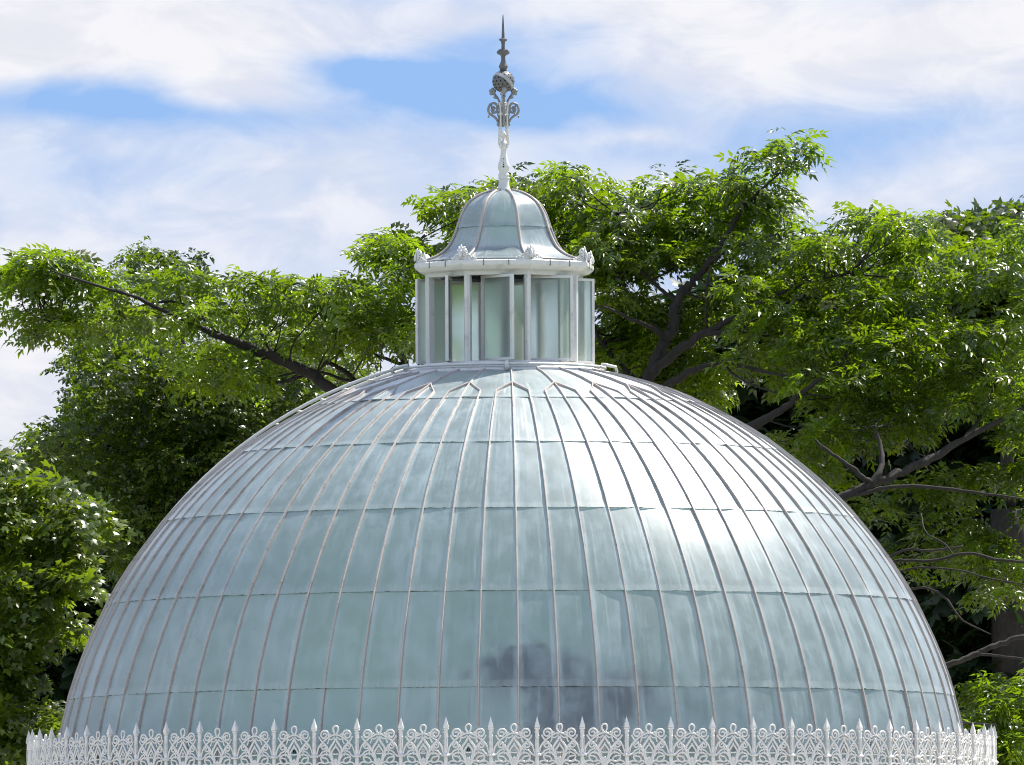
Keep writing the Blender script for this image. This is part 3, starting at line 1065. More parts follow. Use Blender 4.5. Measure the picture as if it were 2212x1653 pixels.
# ------------------------------------------------------------------ trees
def leaf_template(kind, variant):
    """one leaf (a compound leaf, a lime spray or a maple spray): verts, tris; x along, y sideways, z up; length about 1"""
    rg = np.random.default_rng(100 + variant * 7 + {'ash': 0, 'lime': 50, 'maple': 90}[kind])
    V, T = [], []

    def leaflet(base, d, ln, wd, droop, roll, fold=.30):
        d = d / np.linalg.norm(d)
        side = np.cross(d, [0, 0, 1.0])
        side /= np.linalg.norm(side) + 1e-9
        nrm = np.cross(side, d)
        s2 = side * math.cos(roll) + nrm * math.sin(roll)
        n2 = np.cross(s2, d)
        b = len(V)
        mid = base + d * ln * .48 + n2 * (-.02 * ln)
        tip = base + d * ln + n2 * 0 + np.array([0, 0, -droop * ln])
        V.append(base)
        V.append(base + d * ln * .42 + s2 * wd * .5 + n2 * fold * wd * .5)
        V.append(mid)
        V.append(base + d * ln * .42 - s2 * wd * .5 + n2 * fold * wd * .5)
        V.append(tip)
        T.extend([(b, b + 2, b + 1), (b, b + 3, b + 2), (b + 1, b + 2, b + 4), (b + 2, b + 3, b + 4)])

    def spine(t, droop):
        return np.array([t, 0, .10 * math.sin(t * 3.0) - droop * t * t])

    if kind == 'ash':
        droop = rg.uniform(.08, .42)
        n = 3 if variant % 2 else 4
        for i in range(n):
            t = .26 + .62 * i / (n - 1)
            for s in (-1, 1):
                p = spine(t + rg.uniform(-.02, .02), droop)
                d = np.array([.62 + rg.uniform(-.12, .12), s * .80, rg.uniform(-.28, .12)])
                leaflet(p, d, rg.uniform(.38, .50), rg.uniform(.155, .20), rg.uniform(.10, .45), s * rg.uniform(-.5, .25))
        leaflet(spine(.95, droop), np.array([1, rg.uniform(-.2, .2), -.5 * droop]), .46, .18, rg.uniform(.15, .4), rg.uniform(-.4, .4))
    elif kind == 'lime':
        droop = rg.uniform(.05, .40)
        for i in range(9):
            t = .05 + .9 * i / 8
            s = 1 if i % 2 else -1
            p = spine(t, droop) + rg.uniform(-.03, .03, 3)
            d = np.array([.5 + rg.uniform(-.3, .3), s * rg.uniform(.5, 1.0), rg.uniform(-.6, .25)])
            leaflet(p, d, rg.uniform(.26, .38), rg.uniform(.20, .27), rg.uniform(.05, .35), rg.uniform(-.7, .7), .2)
    else:
        for i in range(5):
            t = .1 + .85 * i / 4
            s = 1 if i % 2 else -1
            base = spine(t, .2) + np.array([rg.uniform(-.1, .1), s * rg.uniform(.10, .35), rg.uniform(-.05, .12)])
            a0 = rg.uniform(-.9, .9) + s * .7
            L = rg.uniform(.34, .50)
            tilt = rg.uniform(-.75, .15)
            roll = rg.uniform(-.5, .5)
            ex = np.array([math.cos(a0), math.sin(a0), tilt])
            ex /= np.linalg.norm(ex)
            ey = np.cross([0, 0, 1.0], ex)
            ey /= np.linalg.norm(ey)
            ez = np.cross(ex, ey)
            ey = ey * math.cos(roll) + ez * math.sin(roll)
            ez = np.cross(ex, ey)
            b = len(V)
            rim = [(-.08, 0, 0)]
            for ang, r in ((118, .42), (92, .34), (62, .86), (36, .50), (14, .78), (0, 1.0), (-14, .78), (-36, .50), (-62, .86), (-92, .34), (-118, .42)):
                rim.append((math.cos(R_(ang)) * r, math.sin(R_(ang)) * r, -.22 * r * r))
            V.append(base + L * (.18 * ex + .05 * ez))
            for (x, y, zz) in rim:
                V.append(base + L * (x * ex + y * ey + zz * ez))
            m = len(rim)
            for q in range(m):
                T.append((b, b + 1 + q, b + 1 + (q + 1) % m))
    return np.array(V), np.array(T)


TEMPL = {k: [leaf_template(k, i) for i in range(5)] for k in ('ash', 'lime', 'maple')}


def in_poly(x, y, poly):
    c = False
    j = len(poly) - 1
    for i in range(len(poly)):
        xi, yi = poly[i]
        xj, yj = poly[j]
        if (yi > y) != (yj > y) and x < (xj - xi) * (y - yi) / (yj - yi) + xi:
            c = not c
        j = i
    return c


def scatter_pads(poly, step, holes, rg, jit=.55, vs=.68):
    xs = [p[0] for p in poly]
    ys = [p[1] for p in poly]
    pads = []
    y = min(ys)
    r = 0
    sy_ = step * vs
    while y <= max(ys):
        x = min(xs) + (step / 2 if r % 2 else 0)
        while x <= max(xs):
            px = x + rg.uniform(-jit, jit) * step
            py = y + rg.uniform(-jit, jit) * sy_ * .55
            if rg.uniform() > .10 and in_poly(px, py, poly) and not any(((px - h[0]) / h[2]) ** 2 + ((py - h[1]) / h[3]) ** 2 < 1 for h in holes):
                pads.append((px, py))
            x += step
        y += sy_
        r += 1
    return pads


def crown(tree, kind, mat, pads3, size, per_pad, pad_r, pad_h, rg, singles=0, name='crown'):
    """leaves in rosettes over flat pads of twigs; pads3: array of world centres"""
    pads3 = np.asarray(pads3, float)
    n = len(pads3) * per_pad
    pc = np.repeat(pads3, per_pad, axis=0)
    th = rg.uniform(0, 2 * np.pi, n)
    rho = np.sqrt(rg.uniform(0.0, 1.0, n))
    stray = rg.uniform(size=n) < .10
    rho = np.where(stray, rho * 1.25, rho)
    pr = np.repeat(rg.uniform(.60, 1.35, len(pads3)), per_pad) * pad_r
    pos = pc + np.stack([pr * rho * np.cos(th), pr * rho * np.sin(th), pad_h * (1 - np.minimum(rho, 1.1) ** 2) - .5 * pad_h + rg.normal(0, .28, n) * pad_h + np.where(stray, rg.uniform(-.2, .65, n) * pad_h, 0)], 1)
    az = th + rg.normal(0, .9, n)
    el = .50 - .80 * rho + rg.normal(0, .32, n)
    d = np.stack([np.cos(el) * np.cos(az), np.cos(el) * np.sin(az), np.sin(el)], 1)
    side = np.cross(np.array([0, 0, 1.0]), d)
    side /= np.linalg.norm(side, axis=1)[:, None] + 1e-9
    nrm = np.cross(d, side)
    roll = rg.normal(0, .45, n)
    s2 = side * np.cos(roll)[:, None] + nrm * np.sin(roll)[:, None]
    n2 = np.cross(d, s2)
    sc = size * rg.uniform(.72, 1.22, n)
    var = rg.integers(0, 5, n)
    tint = np.clip(rg.beta(2.0, 2.2, n), 0, .89)
    tint[rg.uniform(size=n) < .03] = 1.0
    base = pos - d * (sc * .35)[:, None]
    order = np.argsort(base[:, 1])
    is_single = np.zeros(n, bool)
    if singles:
        is_single[order[:singles]] = True
    AV, AT, AC = [], [], []
    off = 0
    for v in range(5):
        tv, tt = TEMPL[kind][v]
        idx = np.where((var == v) & ~is_single)[0]
        if len(idx) == 0:
            continue
        m = len(tv)
        w = (base[idx][:, None, :] + sc[idx][:, None, None] * (tv[None, :, 0:1] * d[idx][:, None, :] + tv[None, :, 1:2] * s2[idx][:, None, :] + tv[None, :, 2:3] * n2[idx][:, None, :]))
        AV.append(w.reshape(-1, 3))
        f = tt[None, :, :] + (np.arange(len(idx)) * m)[:, None, None] + off
        AT.append(f.reshape(-1, 3))
        AC.append(np.repeat(tint[idx], m) + np.tile(rg.uniform(-.06, .06, m), len(idx)))
        off += len(idx) * m
    V = np.concatenate(AV).astype(np.float32)
    T = np.concatenate(AT).astype(np.int32)
    Cc = np.clip(np.concatenate(AC), 0, 1).astype(np.float32)
    V -= np.array(tree.location, np.float32)
    me = bpy.data.meshes.new(name)
    me.vertices.add(len(V))
    me.vertices.foreach_set('co', V.ravel())
    me.loops.add(len(T) * 3)
    me.loops.foreach_set('vertex_index', T.ravel())
    me.polygons.add(len(T))
    me.polygons.foreach_set('loop_start', np.arange(0, len(T) * 3, 3, dtype=np.int32))
    a = me.attributes.new('tint', 'FLOAT', 'POINT')
    a.data.foreach_set('value', Cc)
    me.materials.append(mat)
    me.update(calc_edges=True)
    o = link(bpy.data.objects.new(name, me), tree)
    o['kind'] = 'stuff'
    if singles:                                             # the nearest leaves, one object each
        lm = []
        for v in range(5):
            tv, tt = TEMPL[kind][v]
            m_ = bpy.data.meshes.new('leaf')
            m_.from_pydata([tuple(q) for q in tv], [], [tuple(int(i) for i in q) for q in tt])
            m_.polygons.foreach_set('use_smooth', [True] * len(m_.polygons))
            a = m_.attributes.new('tint', 'FLOAT', 'POINT')
            a.data.foreach_set('value', np.full(len(tv), [.25, .4, .55, .7, .85][v], np.float32))
            m_.materials.append(mat)
            lm.append(m_)
        for i in np.where(is_single)[0]:
            lo = bpy.data.objects.new('leaf', lm[var[i]])
            col.objects.link(lo)
            lo.parent = o
            s = sc[i]
            b = base[i] - np.array(tree.location)
            lo.matrix_basis = Matrix(((d[i, 0] * s, s2[i, 0] * s, n2[i, 0] * s, b[0]), (d[i, 1] * s, s2[i, 1] * s, n2[i, 1] * s, b[1]),
                                      (d[i, 2] * s, s2[i, 2] * s, n2[i, 2] * s, b[2]), (0, 0, 0, 1)))
    return len(T)


def wiggle(pts, rg, amp):
    out_ = []
    for i, p in enumerate(pts):
        k = 0 if i in (0, len(pts) - 1) else amp
        out_.append(p + Vector((rg.normal(0, k), rg.normal(0, k), rg.normal(0, k))))
    return out_


def limb(tree, pts, name='limb', rg=None, seg=9, fwd_y=0.0):
    """pts: (px, py, Y, diameter in px)"""
    wp = [P(x, y, Y - fwd_y + (lean(x, y, .75) if fwd_y else 0)) - tree.location for x, y, Y, d in pts]
    rd = [d / 2 / 188.0 * .76 for *_, d in pts]
    sp = spline(wp, 6)
    n = len(sp)
    rr = []
    for i in range(n):
        t = i / (n - 1) * (len(rd) - 1)
        a = int(min(t, len(rd) - 2))
        rr.append((rd[a] + (rd[a + 1] - rd[a]) * (t - a)) * (1 + rg.normal(0, .05)))
    sp = [p + Vector((rg.normal(0, k), rg.normal(0, k), rg.normal(0, k))) for p, k in ((p, min(.012, r * .22)) for p, r in zip(sp, rr))]
    mb = MB()
    mb.tube(sp, rr, seg)
    mb.build(name, M_BARK, tree)
    return [p + tree.location for p in sp]


def twigs(tree, pads3, skel, rg, r0=.016):
    """thin branches from the limbs out to the pads of leaves, one joined part"""
    sk = np.array([tuple(p) for p in skel])
    mb = MB()
    for p in pads3:
        p = np.asarray(p)
        dd = np.linalg.norm((sk - p) * np.array([1, .8, 1.0]), axis=1)
        # prefer limb points that lie lower than the pad
        dd = dd + np.where(sk[:, 2] > p[2] + .1, 1.0, 0)
        j = int(np.argmin(dd))
        a = Vector(sk[j])
        b = Vector(p)
        L = (b - a).length
        if L > 1.2 or L < .1:
            continue
        m1 = a.lerp(b, .4) + Vector((rg.normal(0, .06 * L), rg.normal(0, .06 * L), -.05 * L + rg.normal(0, .05 * L)))
        m2 = a.lerp(b, .75) + Vector((rg.normal(0, .05 * L), rg.normal(0, .05 * L), .02 * L + rg.normal(0, .05 * L)))
        q = spline([a, m1, m2, b], 3)
        r = r0 * (0.45 + .35 * L)
        q = [x - tree.location for x in q]
        mb.tube(q, [r * (1 - .75 * i / (len(q) - 1)) for i in range(len(q))], 4)
    o = mb.build('twigs', M_BARK, tree)
    o['kind'] = 'stuff'


def lean(px, py, slope):
    return -slope * max(0.0, py - 560) / 188.0 * min(1.0, max(0.0, (px - 1480) / 220.0))


def deepen(pads, y0, y1, layers, rg, slope=0.0, side=1):
    """repeat the pads through the depth of the crown"""
    out_ = []
    for (px, py) in pads:
        for k in range(layers):
            Y = y0 + (y1 - y0) * (k + rg.uniform(0, 1)) / layers
            Y += lean(px, py, slope) if side > 0 else -slope * max(0.0, py - 560) / 188.0
            jx, jy = (0, 0) if k == 0 else (rg.normal(0, 18), rg.normal(0, 7))
            out_.append(tuple(P(px + jx, py + jy, Y)))
    return out_


STATS = []


def build_ash():
    rg = np.random.default_rng(11)
    base = P(1180, 1500, 9.5)
    t = thing('ash_tree', 'broad bright green ash tree with dark spreading limbs behind the dome', 'tree', (base.x, 9.5, 0))
    g = lambda x, y, Y, d: (x, y, Y, d)
    # trunk from the ground
    mb = MB()
    p1, p2 = P(1165, 1250, 9.4) - t.location, P(1150, 1120, 9.4) - t.location
    mb.tube(spline([Vector((0, 0, -.1)), Vector((.03, 0, .8)), p1 * .6 + Vector((-.05, 0, 0)), p1, p2], 5), [.62, .5, .42, .40, .38, .37, .36, .35, .34, .34, .33, .33, .32, .32, .31, .31, .30, .30, .30, .29, .29][:21], 14)
    mb.build('trunk', M_BARK, t)
    S = []
    A = lambda *p: S.extend(limb(t, p, 'limb', rg, 9, 0.45))
    # left limb
    A(g(1150, 1150, 9.4, 70), g(1000, 1030, 9.4, 50), g(860, 940, 9.2, 42), g(735, 858, 9, 36), g(668, 806, 9, 34), g(600, 775, 8.9, 30), g(525, 745, 8.8, 26), g(480, 728, 8.7, 20),
      g(400, 695, 8.6, 15), g(300, 645, 8.5, 11), g(200, 615, 8.4, 8), g(110, 585, 8.3, 4))
    A(g(600, 775, 8.9, 14), g(570, 730, 9.3, 11), g(560, 680, 9.6, 7), g(600, 620, 9.8, 4))
    A(g(480, 728, 8.7, 12), g(400, 660, 9.2, 9), g(330, 655, 9.2, 7), g(220, 690, 9, 5), g(120, 700, 9, 3))
    A(g(860, 940, 9.2, 26), g(800, 860, 9.6, 18), g(740, 800, 9.8, 14), g(690, 775, 10, 11), g(640, 735, 10, 8), g(620, 690, 10, 5))
    A(g(760, 825, 9.8, 10), g(700, 805, 10, 8), g(660, 795, 10, 5))
    A(g(1000, 1030, 9.4, 34), g(900, 880, 10, 26), g(875, 790, 10.2, 20), g(850, 740, 10.2, 15), g(850, 660, 10.4, 11), g(880, 590, 10.4, 7), g(890, 540, 10.4, 4))
    A(g(875, 790, 10.2, 12), g(820, 770, 10.3, 9), g(780, 745, 10.3, 6), g(720, 720, 10.3, 4))
    # stem behind the lantern
    A(g(1150, 1150, 9.4, 60), g(1120, 900, 10.5, 36), g(1110, 700, 10.8, 26), g(1120, 560, 11, 18), g(1180, 460, 11, 10), g(1210, 390, 11, 5))
    # right limb
    A(g(1150, 1150, 9.4, 72), g(1260, 1010, 9.2, 56), g(1345, 900, 9, 46), g(1395, 830, 9, 40), g(1425, 755, 9, 36), g(1455, 710, 9, 32), g(1458, 665, 9, 30), g(1475, 630, 9, 27), g(1515, 590, 9, 22),
      g(1548, 545, 9, 18), g(1575, 500, 9, 14), g(1605, 450, 9, 9), g(1660, 395, 9, 6), g(1720, 345, 9, 3))
    A(g(1458, 650, 9, 12), g(1425, 622, 9.2, 11), g(1390, 590, 9.3, 9), g(1360, 555, 9.4, 8), g(1345, 500, 9.4, 5), g(1330, 460, 9.5, 3))
    A(g(1440, 730, 9, 14), g(1400, 690, 9.4, 11), g(1360, 640, 9.6, 8), g(1330, 590, 9.8, 5))
    A(g(1440, 735, 9, 17), g(1400, 705, 8.8, 14), g(1355, 685, 8.7, 11), g(1310, 665, 8.6, 7), g(1280, 660, 8.6, 4))
    A(g(1515, 590, 9, 10), g(1540, 560, 8.7, 8), g(1600, 530, 8.6, 6), g(1680, 505, 8.5, 3))
    A(g(1400, 815, 9, 34), g(1455, 765, 8.8, 28), g(1520, 722, 8.7, 24), g(1580, 690, 8.6, 17), g(1640, 655, 8.5, 13), g(1720, 620, 8.4, 8), g(1830, 590, 8.3, 5))
    A(g(1520, 722, 8.7, 20), g(1600, 705, 8.6, 16), g(1680, 660, 8.6, 10), g(1760, 640, 8.5, 5))
    A(g(1525, 720, 8.7, 9), g(1527, 640, 8.4, 7), g(1532, 580, 8.3, 4))
    A(g(1345, 900, 9, 30), g(1430, 840, 8.6, 25), g(1500, 800, 8.5, 19), g(1560, 785, 8.4, 14), g(1640, 800, 8.3, 10), g(1700, 810, 8.3, 6), g(1760, 800, 8.2, 4))
    A(g(1560, 785, 8.4, 8), g(1610, 825, 8.3, 6), g(1680, 850, 8.2, 4))
    A(g(1345, 900, 9, 26), g(1380, 840, 9.6, 22), g(1335, 785, 9.8, 17), g(1300, 740, 10, 12), g(1280, 700, 10, 7))
    # lower right limbs coming from behind the dome
    A(g(1150, 1180, 9.4, 60), g(1400, 1080, 8.6, 44), g(1560, 960, 8.2, 34), g(1630, 920, 8.1, 28), g(1690, 885, 8.1, 20), g(1730, 850, 8, 14), g(1800, 800, 8, 8))
    A(g(1150, 1230, 9.4, 56), g(1500, 1190, 8.4, 40), g(1720, 1120, 8, 34), g(1810, 1075, 8, 28), g(1880, 1045, 7.9, 22), g(1905, 1000, 7.9, 16), g(1900, 955, 7.9, 11), g(1890, 920, 7.8, 6))
    A(g(1880, 1045, 7.9, 18), g(1840, 1010, 7.7, 13), g(1790, 975, 7.6, 9), g(1760, 950, 7.6, 5))
    A(g(1850, 1060, 8, 24), g(1950, 1020, 8.2, 24), g(2020, 985, 8.3, 22), g(2080, 950, 8.3, 19), g(2150, 915, 8.3, 16), g(2212, 880, 8.3, 13), g(2300, 840, 8.3, 8))
    A(g(2080, 950, 8.3, 11), g(2120, 900, 8.5, 8), g(2150, 830, 8.6, 5))
    A(g(1820, 1075, 8, 12), g(1950, 1050, 7.8, 10), g(2080, 1060, 7.8, 8), g(2220, 1080, 7.8, 5))
    A(g(1850, 1250, 8.4, 12), g(1930, 1213, 8, 9), g(2010, 1212, 7.9, 8), g(2090, 1196, 7.8, 9), g(2160, 1210, 7.8, 8), g(2230, 1215, 7.8, 6))
    A(g(1860, 1240, 8.4, 10), g(1950, 1190, 7.7, 8), g(2010, 1190, 7.6, 7), g(2080, 1180, 7.6, 4))
    A(g(1880, 1270, 8.4, 8), g(1960, 1230, 7.9, 6), g(2060, 1230, 7.8, 5), g(2140, 1250, 7.8, 4), g(2230, 1265, 7.8, 3))
    A(g(1900, 1300, 8.4, 10), g(1985, 1270, 8, 7), g(2040, 1290, 7.9, 6), g(2080, 1340, 7.9, 5), g(2140, 1370, 7.9, 3))
    A(g(1880, 1520, 8.6, 26), g(1980, 1455, 8.2, 20), g(2050, 1435, 8, 17), g(2110, 1412, 8, 16), g(2160, 1390, 8, 15), g(2230, 1370, 8, 13))
    A(g(2110, 1412, 8, 9), g(2160, 1418, 7.9, 7), g(2230, 1425, 7.9, 5))
    A(g(1990, 1110, 7.6, 5), g(2000, 1150, 7.5, 5), g(2040, 1175, 7.5, 5), g(2060, 1200, 7.5, 4))
    A(g(1920, 1600, 8.3, 10), g(2020, 1535, 8, 8), g(2080, 1560, 7.9, 6), g(2150, 1565, 7.9, 4))
    # hidden bearer behind the dome for the lower boughs
    A(g(1180, 1420, 9.5, 70), g(1500, 1330, 9, 50), g(1860, 1245, 8.4, 16))
    A(g(1190, 1480, 9.5, 70), g(1600, 1440, 9, 44), g(1900, 1300, 8.4, 12))
    A(g(1190, 1560, 9.5, 66), g(1600, 1560, 9, 44), g(1880, 1520, 8.6, 28), g(1920, 1600, 8.3, 12))
    left = [(8, 575), (40, 564), (95, 574), (150, 570), (210, 596), (262, 602), (320, 610), (455, 588), (560, 602), (690, 596), (785, 612), (806, 565), (835, 528), (900, 528), (925, 545),
            (930, 720), (880, 770), (810, 730), (745, 725), (690, 715), (610, 740), (560, 712), (480, 708), (380, 690), (300, 706), (215, 690), (190, 712), (120, 708), (60, 700), (60, 672), (135, 660), (95, 640), (45, 620)]
    low = [(390, 780), (440, 745), (530, 770), (562, 810), (520, 838), (470, 850), (420, 815)]
    top = [(962, 505), (985, 450), (1015, 410), (1065, 395), (1140, 392), (1172, 372), (1215, 372), (1280, 408), (1335, 408), (1388, 436), (1410, 470), (1290, 545), (1240, 620), (1100, 640), (975, 600)]
    r1 = [(1245, 530), (1295, 458), (1335, 438), (1380, 456), (1425, 530), (1472, 405), (1510, 388), (1560, 376), (1640, 360), (1655, 322), (1700, 300), (1735, 290), (1742, 345), (1722, 430), (1700, 478), (1600, 530),
          (1540, 560), (1440, 580), (1420, 600), (1330, 650), (1290, 660), (1245, 660)]
    r2 = [(1590, 560), (1640, 510), (1740, 505), (1800, 478), (1835, 445), (1900, 436), (1965, 458), (2000, 520), (2080, 520), (2130, 500), (2230, 480), (2290, 520), (2290, 1000), (2150, 860), (2060, 900), (1960, 960), (1800, 970), (1720, 850), (1640, 880),
          (1590, 850), (1580, 760), (1600, 640)]
    r2b = [(1290, 690), (1400, 620), (1480, 640), (1590, 570), (1600, 760), (1590, 850), (1470, 860), (1400, 870), (1290, 800)]
    r3 = [(1560, 900), (1640, 930), (1720, 960), (1820, 1000), (1900, 1080), (1880, 1110), (1800, 1060), (1700, 1000)]
    r4 = [(1930, 1000), (2100, 960), (2290, 890), (2290, 1060), (2140, 1070), (2030, 1100), (1930, 1060)]
    r5 = [(1900, 1130), (1960, 1160), (2060, 1120), (2150, 1150), (2290, 1060), (2290, 1330), (2100, 1300), (2010, 1220), (1930, 1240)]
    r6 = [(1960, 1330), (2060, 1330), (2290, 1320), (2290, 1700), (2080, 1700), (2060, 1540), (2010, 1440)]
    r6b = [(2040, 1470), (2110, 1430), (2290, 1420), (2290, 1720), (2080, 1720)]
    holes = [(1425, 425, 34, 46), (1800, 470, 20, 16), (1490, 605, 52, 40), (1235, 478, 38, 22), (830, 800, 40, 34), (1350, 612, 22, 14), (1255, 485, 30, 24), (1425, 690, 26, 14), (2090, 640, 70, 40), (1960, 690, 50, 22),
             (1700, 920, 50, 26), (1860, 990, 60, 30), (1780, 1010, 40, 30), (2060, 1020, 60, 22), (1500, 720, 40, 14), (1450, 770, 30, 30), (235, 655, 30, 9), (300, 618, 10, 10), (2110, 980, 60, 20),
             (1640, 800, 50, 16), (1560, 830, 50, 16), (2180, 760, 40, 30)]
    pads = []
    for poly, step, y0, y1, ly in ((left, 74, 7.6, 10.4, 3), (low, 64, 8.0, 9.2, 2), (top, 74, 9.8, 12.4, 4), (r1, 76, 8.5, 10.9, 3), (r2b, 70, 9.3, 11.6, 3), (r2, 82, 7.4, 11.0, 4), (r3, 70, 8.2, 10.0, 2),
                                   (r4, 74, 8.6, 10, 2), (r5, 80, 8.6, 10.2, 2), (r6b, 74, 8.6, 10.6, 3)):
        pads += deepen(scatter_pads(poly, step, holes, rg), y0, y1, ly, rg, .75)
    for (px, py) in ((62, 588), (74, 608), (95, 578), (125, 582), (58, 600), (160, 580), (120, 690), (100, 698), (145, 698), (1718, 318), (1660, 352), (1215, 382), (845, 538), (880, 545), (1000, 440)):
        pads += deepen([(px, py)], 8.4, 9.6, 2, rg)
    STATS.append(('ash', len(pads), crown(t, 'ash', M_ASH, pads, .235, 30, .36, .18, rg, 290)))
    twigs(t, pads, S, rg)


build_ash()


def simple_tree(name, label, kind, mat, base_px, Y, trunk_d, limbs, polys, holes, size, per, pr, ph, seed, singles, group=None, tw=2):
    rg = np.random.default_rng(seed)
    b = P(base_px[0], base_px[1], Y)
    t = thing(name, label, 'tree', (b.x, Y, 0), group)
    top = P(limbs[0][0][0], limbs[0][0][1], limbs[0][0][2]) - t.location
    mb = MB()
    pts = spline([Vector((0, 0, -.1)), Vector((top.x * .15, 0, top.z * .35)), Vector((top.x * .5, top.y * .5, top.z * .7)), top], 5)
    mb.tube(pts, [trunk_d * (1.2 - .45 * i / (len(pts) - 1)) for i in range(len(pts))], 12)
    mb.build('trunk', M_BARK, t)
    S = [top + t.location]
    for l in limbs:
        S += limb(t, l, 'limb', rg)
    pads = []
    for poly, step, y0, y1, ly in polys:
        pads += deepen(scatter_pads(poly, step, holes, rg, .55, .60), y0, y1, ly, rg, .35, -1)
    STATS.append((name, len(pads), crown(t, kind, mat, pads, size, per, pr, ph, rg, singles)))
    twigs(t, pads[::tw], S, rg, .014)


# lime tree behind on the left
simple_tree('lime_tree', 'dark small-leaved tree beyond the ash on the left, sky showing through its edge', 'lime', M_LIME, (480, 1500), 17, .32,
            [[(480, 1300, 17, 60), (470, 1100, 17, 44), (450, 950, 17, 30), (420, 820, 17, 18), (380, 700, 17, 10), (330, 590, 17, 5)],
             [(470, 1100, 17, 26), (350, 1010, 16.6, 16), (220, 960, 16.4, 9), (110, 965, 16.4, 4)],
             [(460, 1000, 17, 22), (340, 880, 17.4, 13), (230, 830, 17.4, 8), (150, 800, 17.4, 4)],
             [(450, 950, 17, 20), (560, 860, 17, 14), (660, 810, 17.3, 8), (760, 790, 17.3, 4)],
             [(470, 1120, 17, 20), (330, 1090, 16.2, 12), (240, 1075, 16.2, 6)]],
            [([(250, 715), (330, 700), (480, 720), (620, 745), (760, 770), (800, 810), (760, 870), (640, 930), (520, 980), (400, 1080), (330, 1180), (270, 1230), (240, 1180), (225, 1080), (130, 1010), (75, 1000), (80, 970),
                (150, 920), (140, 895), (200, 840), (150, 790), (200, 745)], 60, 14.8, 19.2, 4),
             ([(340, 1000), (480, 940), (560, 900), (600, 960), (420, 1250), (230, 1260), (240, 1110)], 60, 15.5, 19.5, 4),
             ([(285, 575), (300, 556), (330, 560), (345, 588)], 26, 17, 18.2, 2),
             ([(340, 590), (370, 570), (440, 582), (430, 600)], 30, 17, 18.2, 2)],
            [(235, 800, 22, 14), (300, 990, 30, 12), (245, 1040, 40, 12), (730, 800, 36, 12), (700, 850, 26, 12), (560, 820, 18, 8), (210, 905, 24, 10), (480, 975, 22, 12), (255, 1060, 24, 10), (640, 770, 20, 8)],
            .20, 24, .31, .21, 21, 200)

# maple at the left edge, nearer
simple_tree('maple_tree', 'pale green broad-leaved maple at the left edge beside the cresting', 'maple', M_MAPLE, (-120, 1600), 3.2, .22,
            [[(-60, 1500, 3.2, 44), (-20, 1350, 3.3, 30), (20, 1220, 3.3, 20), (60, 1120, 3.3, 12), (90, 1070, 3.3, 6)],
             [(-40, 1420, 3.2, 20), (60, 1330, 3.1, 12), (150, 1260, 3.0, 7), (220, 1200, 3.0, 4)],
             [(-60, 1500, 3.2, 20), (40, 1470, 3.0, 12), (120, 1430, 2.9, 6)],
             [(-20, 1350, 3.3, 12), (0, 1180, 3.6, 8), (-10, 1010, 3.6, 4)]],
            [([(-60, 940), (10, 985), (45, 1035), (95, 1062), (140, 1070), (180, 1120), (175, 1165), (210, 1195), (215, 1228), (195, 1262), (175, 1330), (140, 1390), (122, 1470), (95, 1560), (90, 1700), (-60, 1700)], 78, 3.0, 5.8, 4)],
            [(215, 1260, 14, 20), (70, 1260, 26, 12), (130, 1330, 30, 12), (20, 1100, 20, 8), (100, 1500, 24, 12)], .205, 30, .34, .22, 31, 250)

# maple crown at the top right, behind the ash
simple_tree('background_maple', 'tall dark maple top at the right edge behind the ash', 'maple', M_LIME, (2200, 1500), 16, .3,
            [[(2180, 1100, 16, 50), (2160, 800, 16, 30), (2140, 620, 16, 16), (2120, 520, 16, 8)],
             [(2160, 800, 16, 18), (2060, 640, 16, 12), (2040, 540, 16, 6)],
             [(2160, 760, 16, 18), (2230, 600, 16, 10), (2210, 490, 16, 5)]],
            [([(1995, 500), (2060, 465), (2085, 458), (2130, 480), (2170, 462), (2205, 455), (2300, 470), (2300, 760), (1960, 760), (1950, 600)], 50, 14.8, 18.2, 4)],
            [], .24, 18, .28, .17, 41, 80)

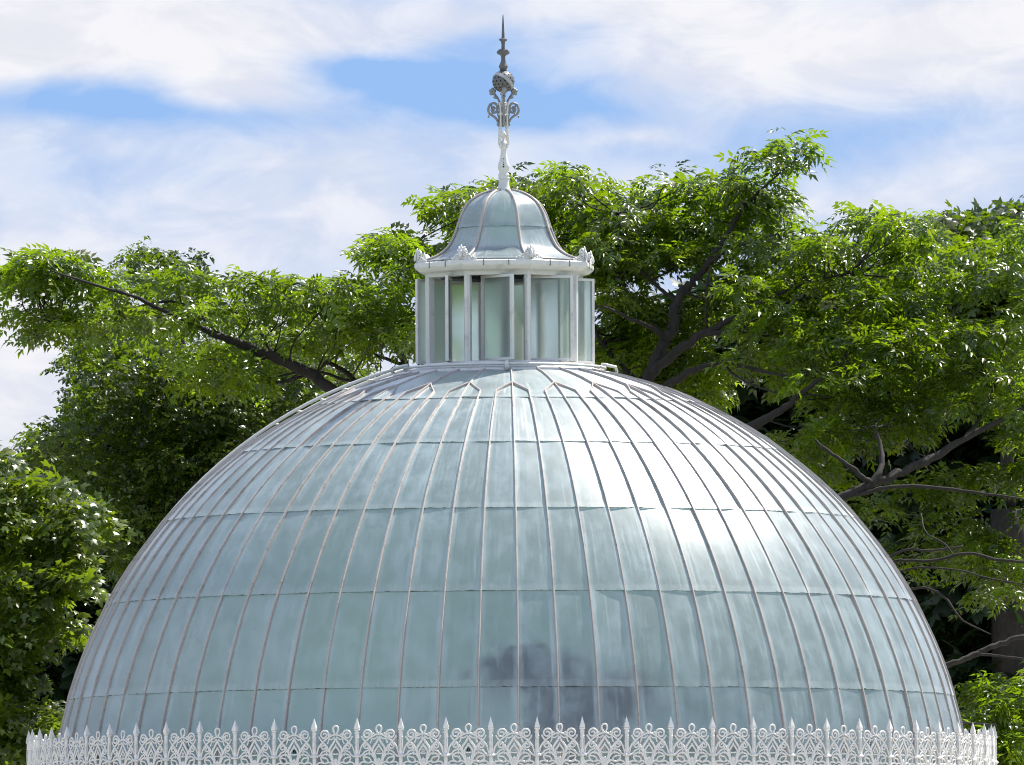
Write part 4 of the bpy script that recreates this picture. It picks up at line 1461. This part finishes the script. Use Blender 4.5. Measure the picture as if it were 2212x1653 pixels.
# dark trees further back that close the view on the right and low behind the dome
for (bx_, poly, seed, lab, Y) in (
        (1500, [(1300, 760), (1420, 700), (1560, 650), (1700, 640), (1780, 700), (1820, 900), (1800, 1080), (1680, 1060), (1500, 940), (1350, 860)], 51, 'shaded dark green tree far behind the lantern and the ash limbs', 21),
        (1960, [(1700, 640), (1900, 560), (2000, 600), (2100, 760), (2120, 1000), (2100, 1250), (2080, 1720), (1900, 1720), (1860, 1200), (1740, 1040)], 52, 'shaded dark green tree filling the gap right of the dome', 22),
        (250, [(120, 1010), (300, 900), (460, 860), (560, 900), (480, 1100), (360, 1300), (300, 1720), (40, 1720), (60, 1250), (150, 1120)], 54, 'shaded dark green tree low on the left between dome and maple', 22),
        (2240, [(2040, 640), (2200, 600), (2330, 640), (2330, 1720), (2060, 1720), (2040, 1200), (2000, 900)], 53, 'shaded dark green tree at the right edge below the maple top', 20)):
    simple_tree('background_tree', lab, 'maple', M_WOOD, (bx_, 1600), Y, .3,
                [[(bx_, 1500, Y, 56), (bx_ + 5, 1150, Y, 40), (bx_ - 10, 900, Y, 24), (bx_ + 10, 720, Y, 10)],
                 [(bx_ + 5, 1150, Y, 24), (bx_ + 70, 1000, Y - .5, 14), (bx_ + 110, 900, Y - .5, 7)],
                 [(bx_, 1250, Y, 24), (bx_ - 80, 1100, Y - .5, 14), (bx_ - 130, 980, Y - .5, 7)]],
                [(poly, 70, Y - 2.2, Y + 2.2, 5)], [], .55, 8, .42, .26, seed, 0, 'dark trees behind the ash', 4)


# ------------------------------------------------------------------ planting inside the dome, seen dimly through the glass
def build_inner_plants():
    for i, (px, py, Y, s, lab) in enumerate(((1150, 1450, -4.0, .60, 'dark leafy crown of a plant behind the glass, right of the dome middle'),
                                             (1230, 1550, -4.1, .52, 'smaller dark plant behind the lower glass, further right'),
                                             (1330, 1500, -4.0, .50, 'dim plant behind the glass, rightmost of the three indoors'),
                                             )):
        c = P(px, py, Y)
        t = thing('indoor_palm', lab, 'plant', (c.x, Y, 0))
        mb = MB()
        mb.tube([Vector((0, 0, 0)), Vector((.04, 0, c.z * .5)), Vector((0, 0, c.z - .1))], [.09, .07, .06], 8)
        mb.build('trunk', M_BARK, t)
        rg = np.random.default_rng(70 + i)
        pads = [(c.x + rg.normal(0, s * .35), Y + rg.normal(0, s * .25), c.z + rg.normal(0, s * .14)) for _ in range(18)]
        crown(t, 'ash', M_WOOD, pads, s * .55, 8, s * .3, s * .18, rg, 0)


build_inner_plants()
print('TREES', STATS, 'objects', len(bpy.data.objects))
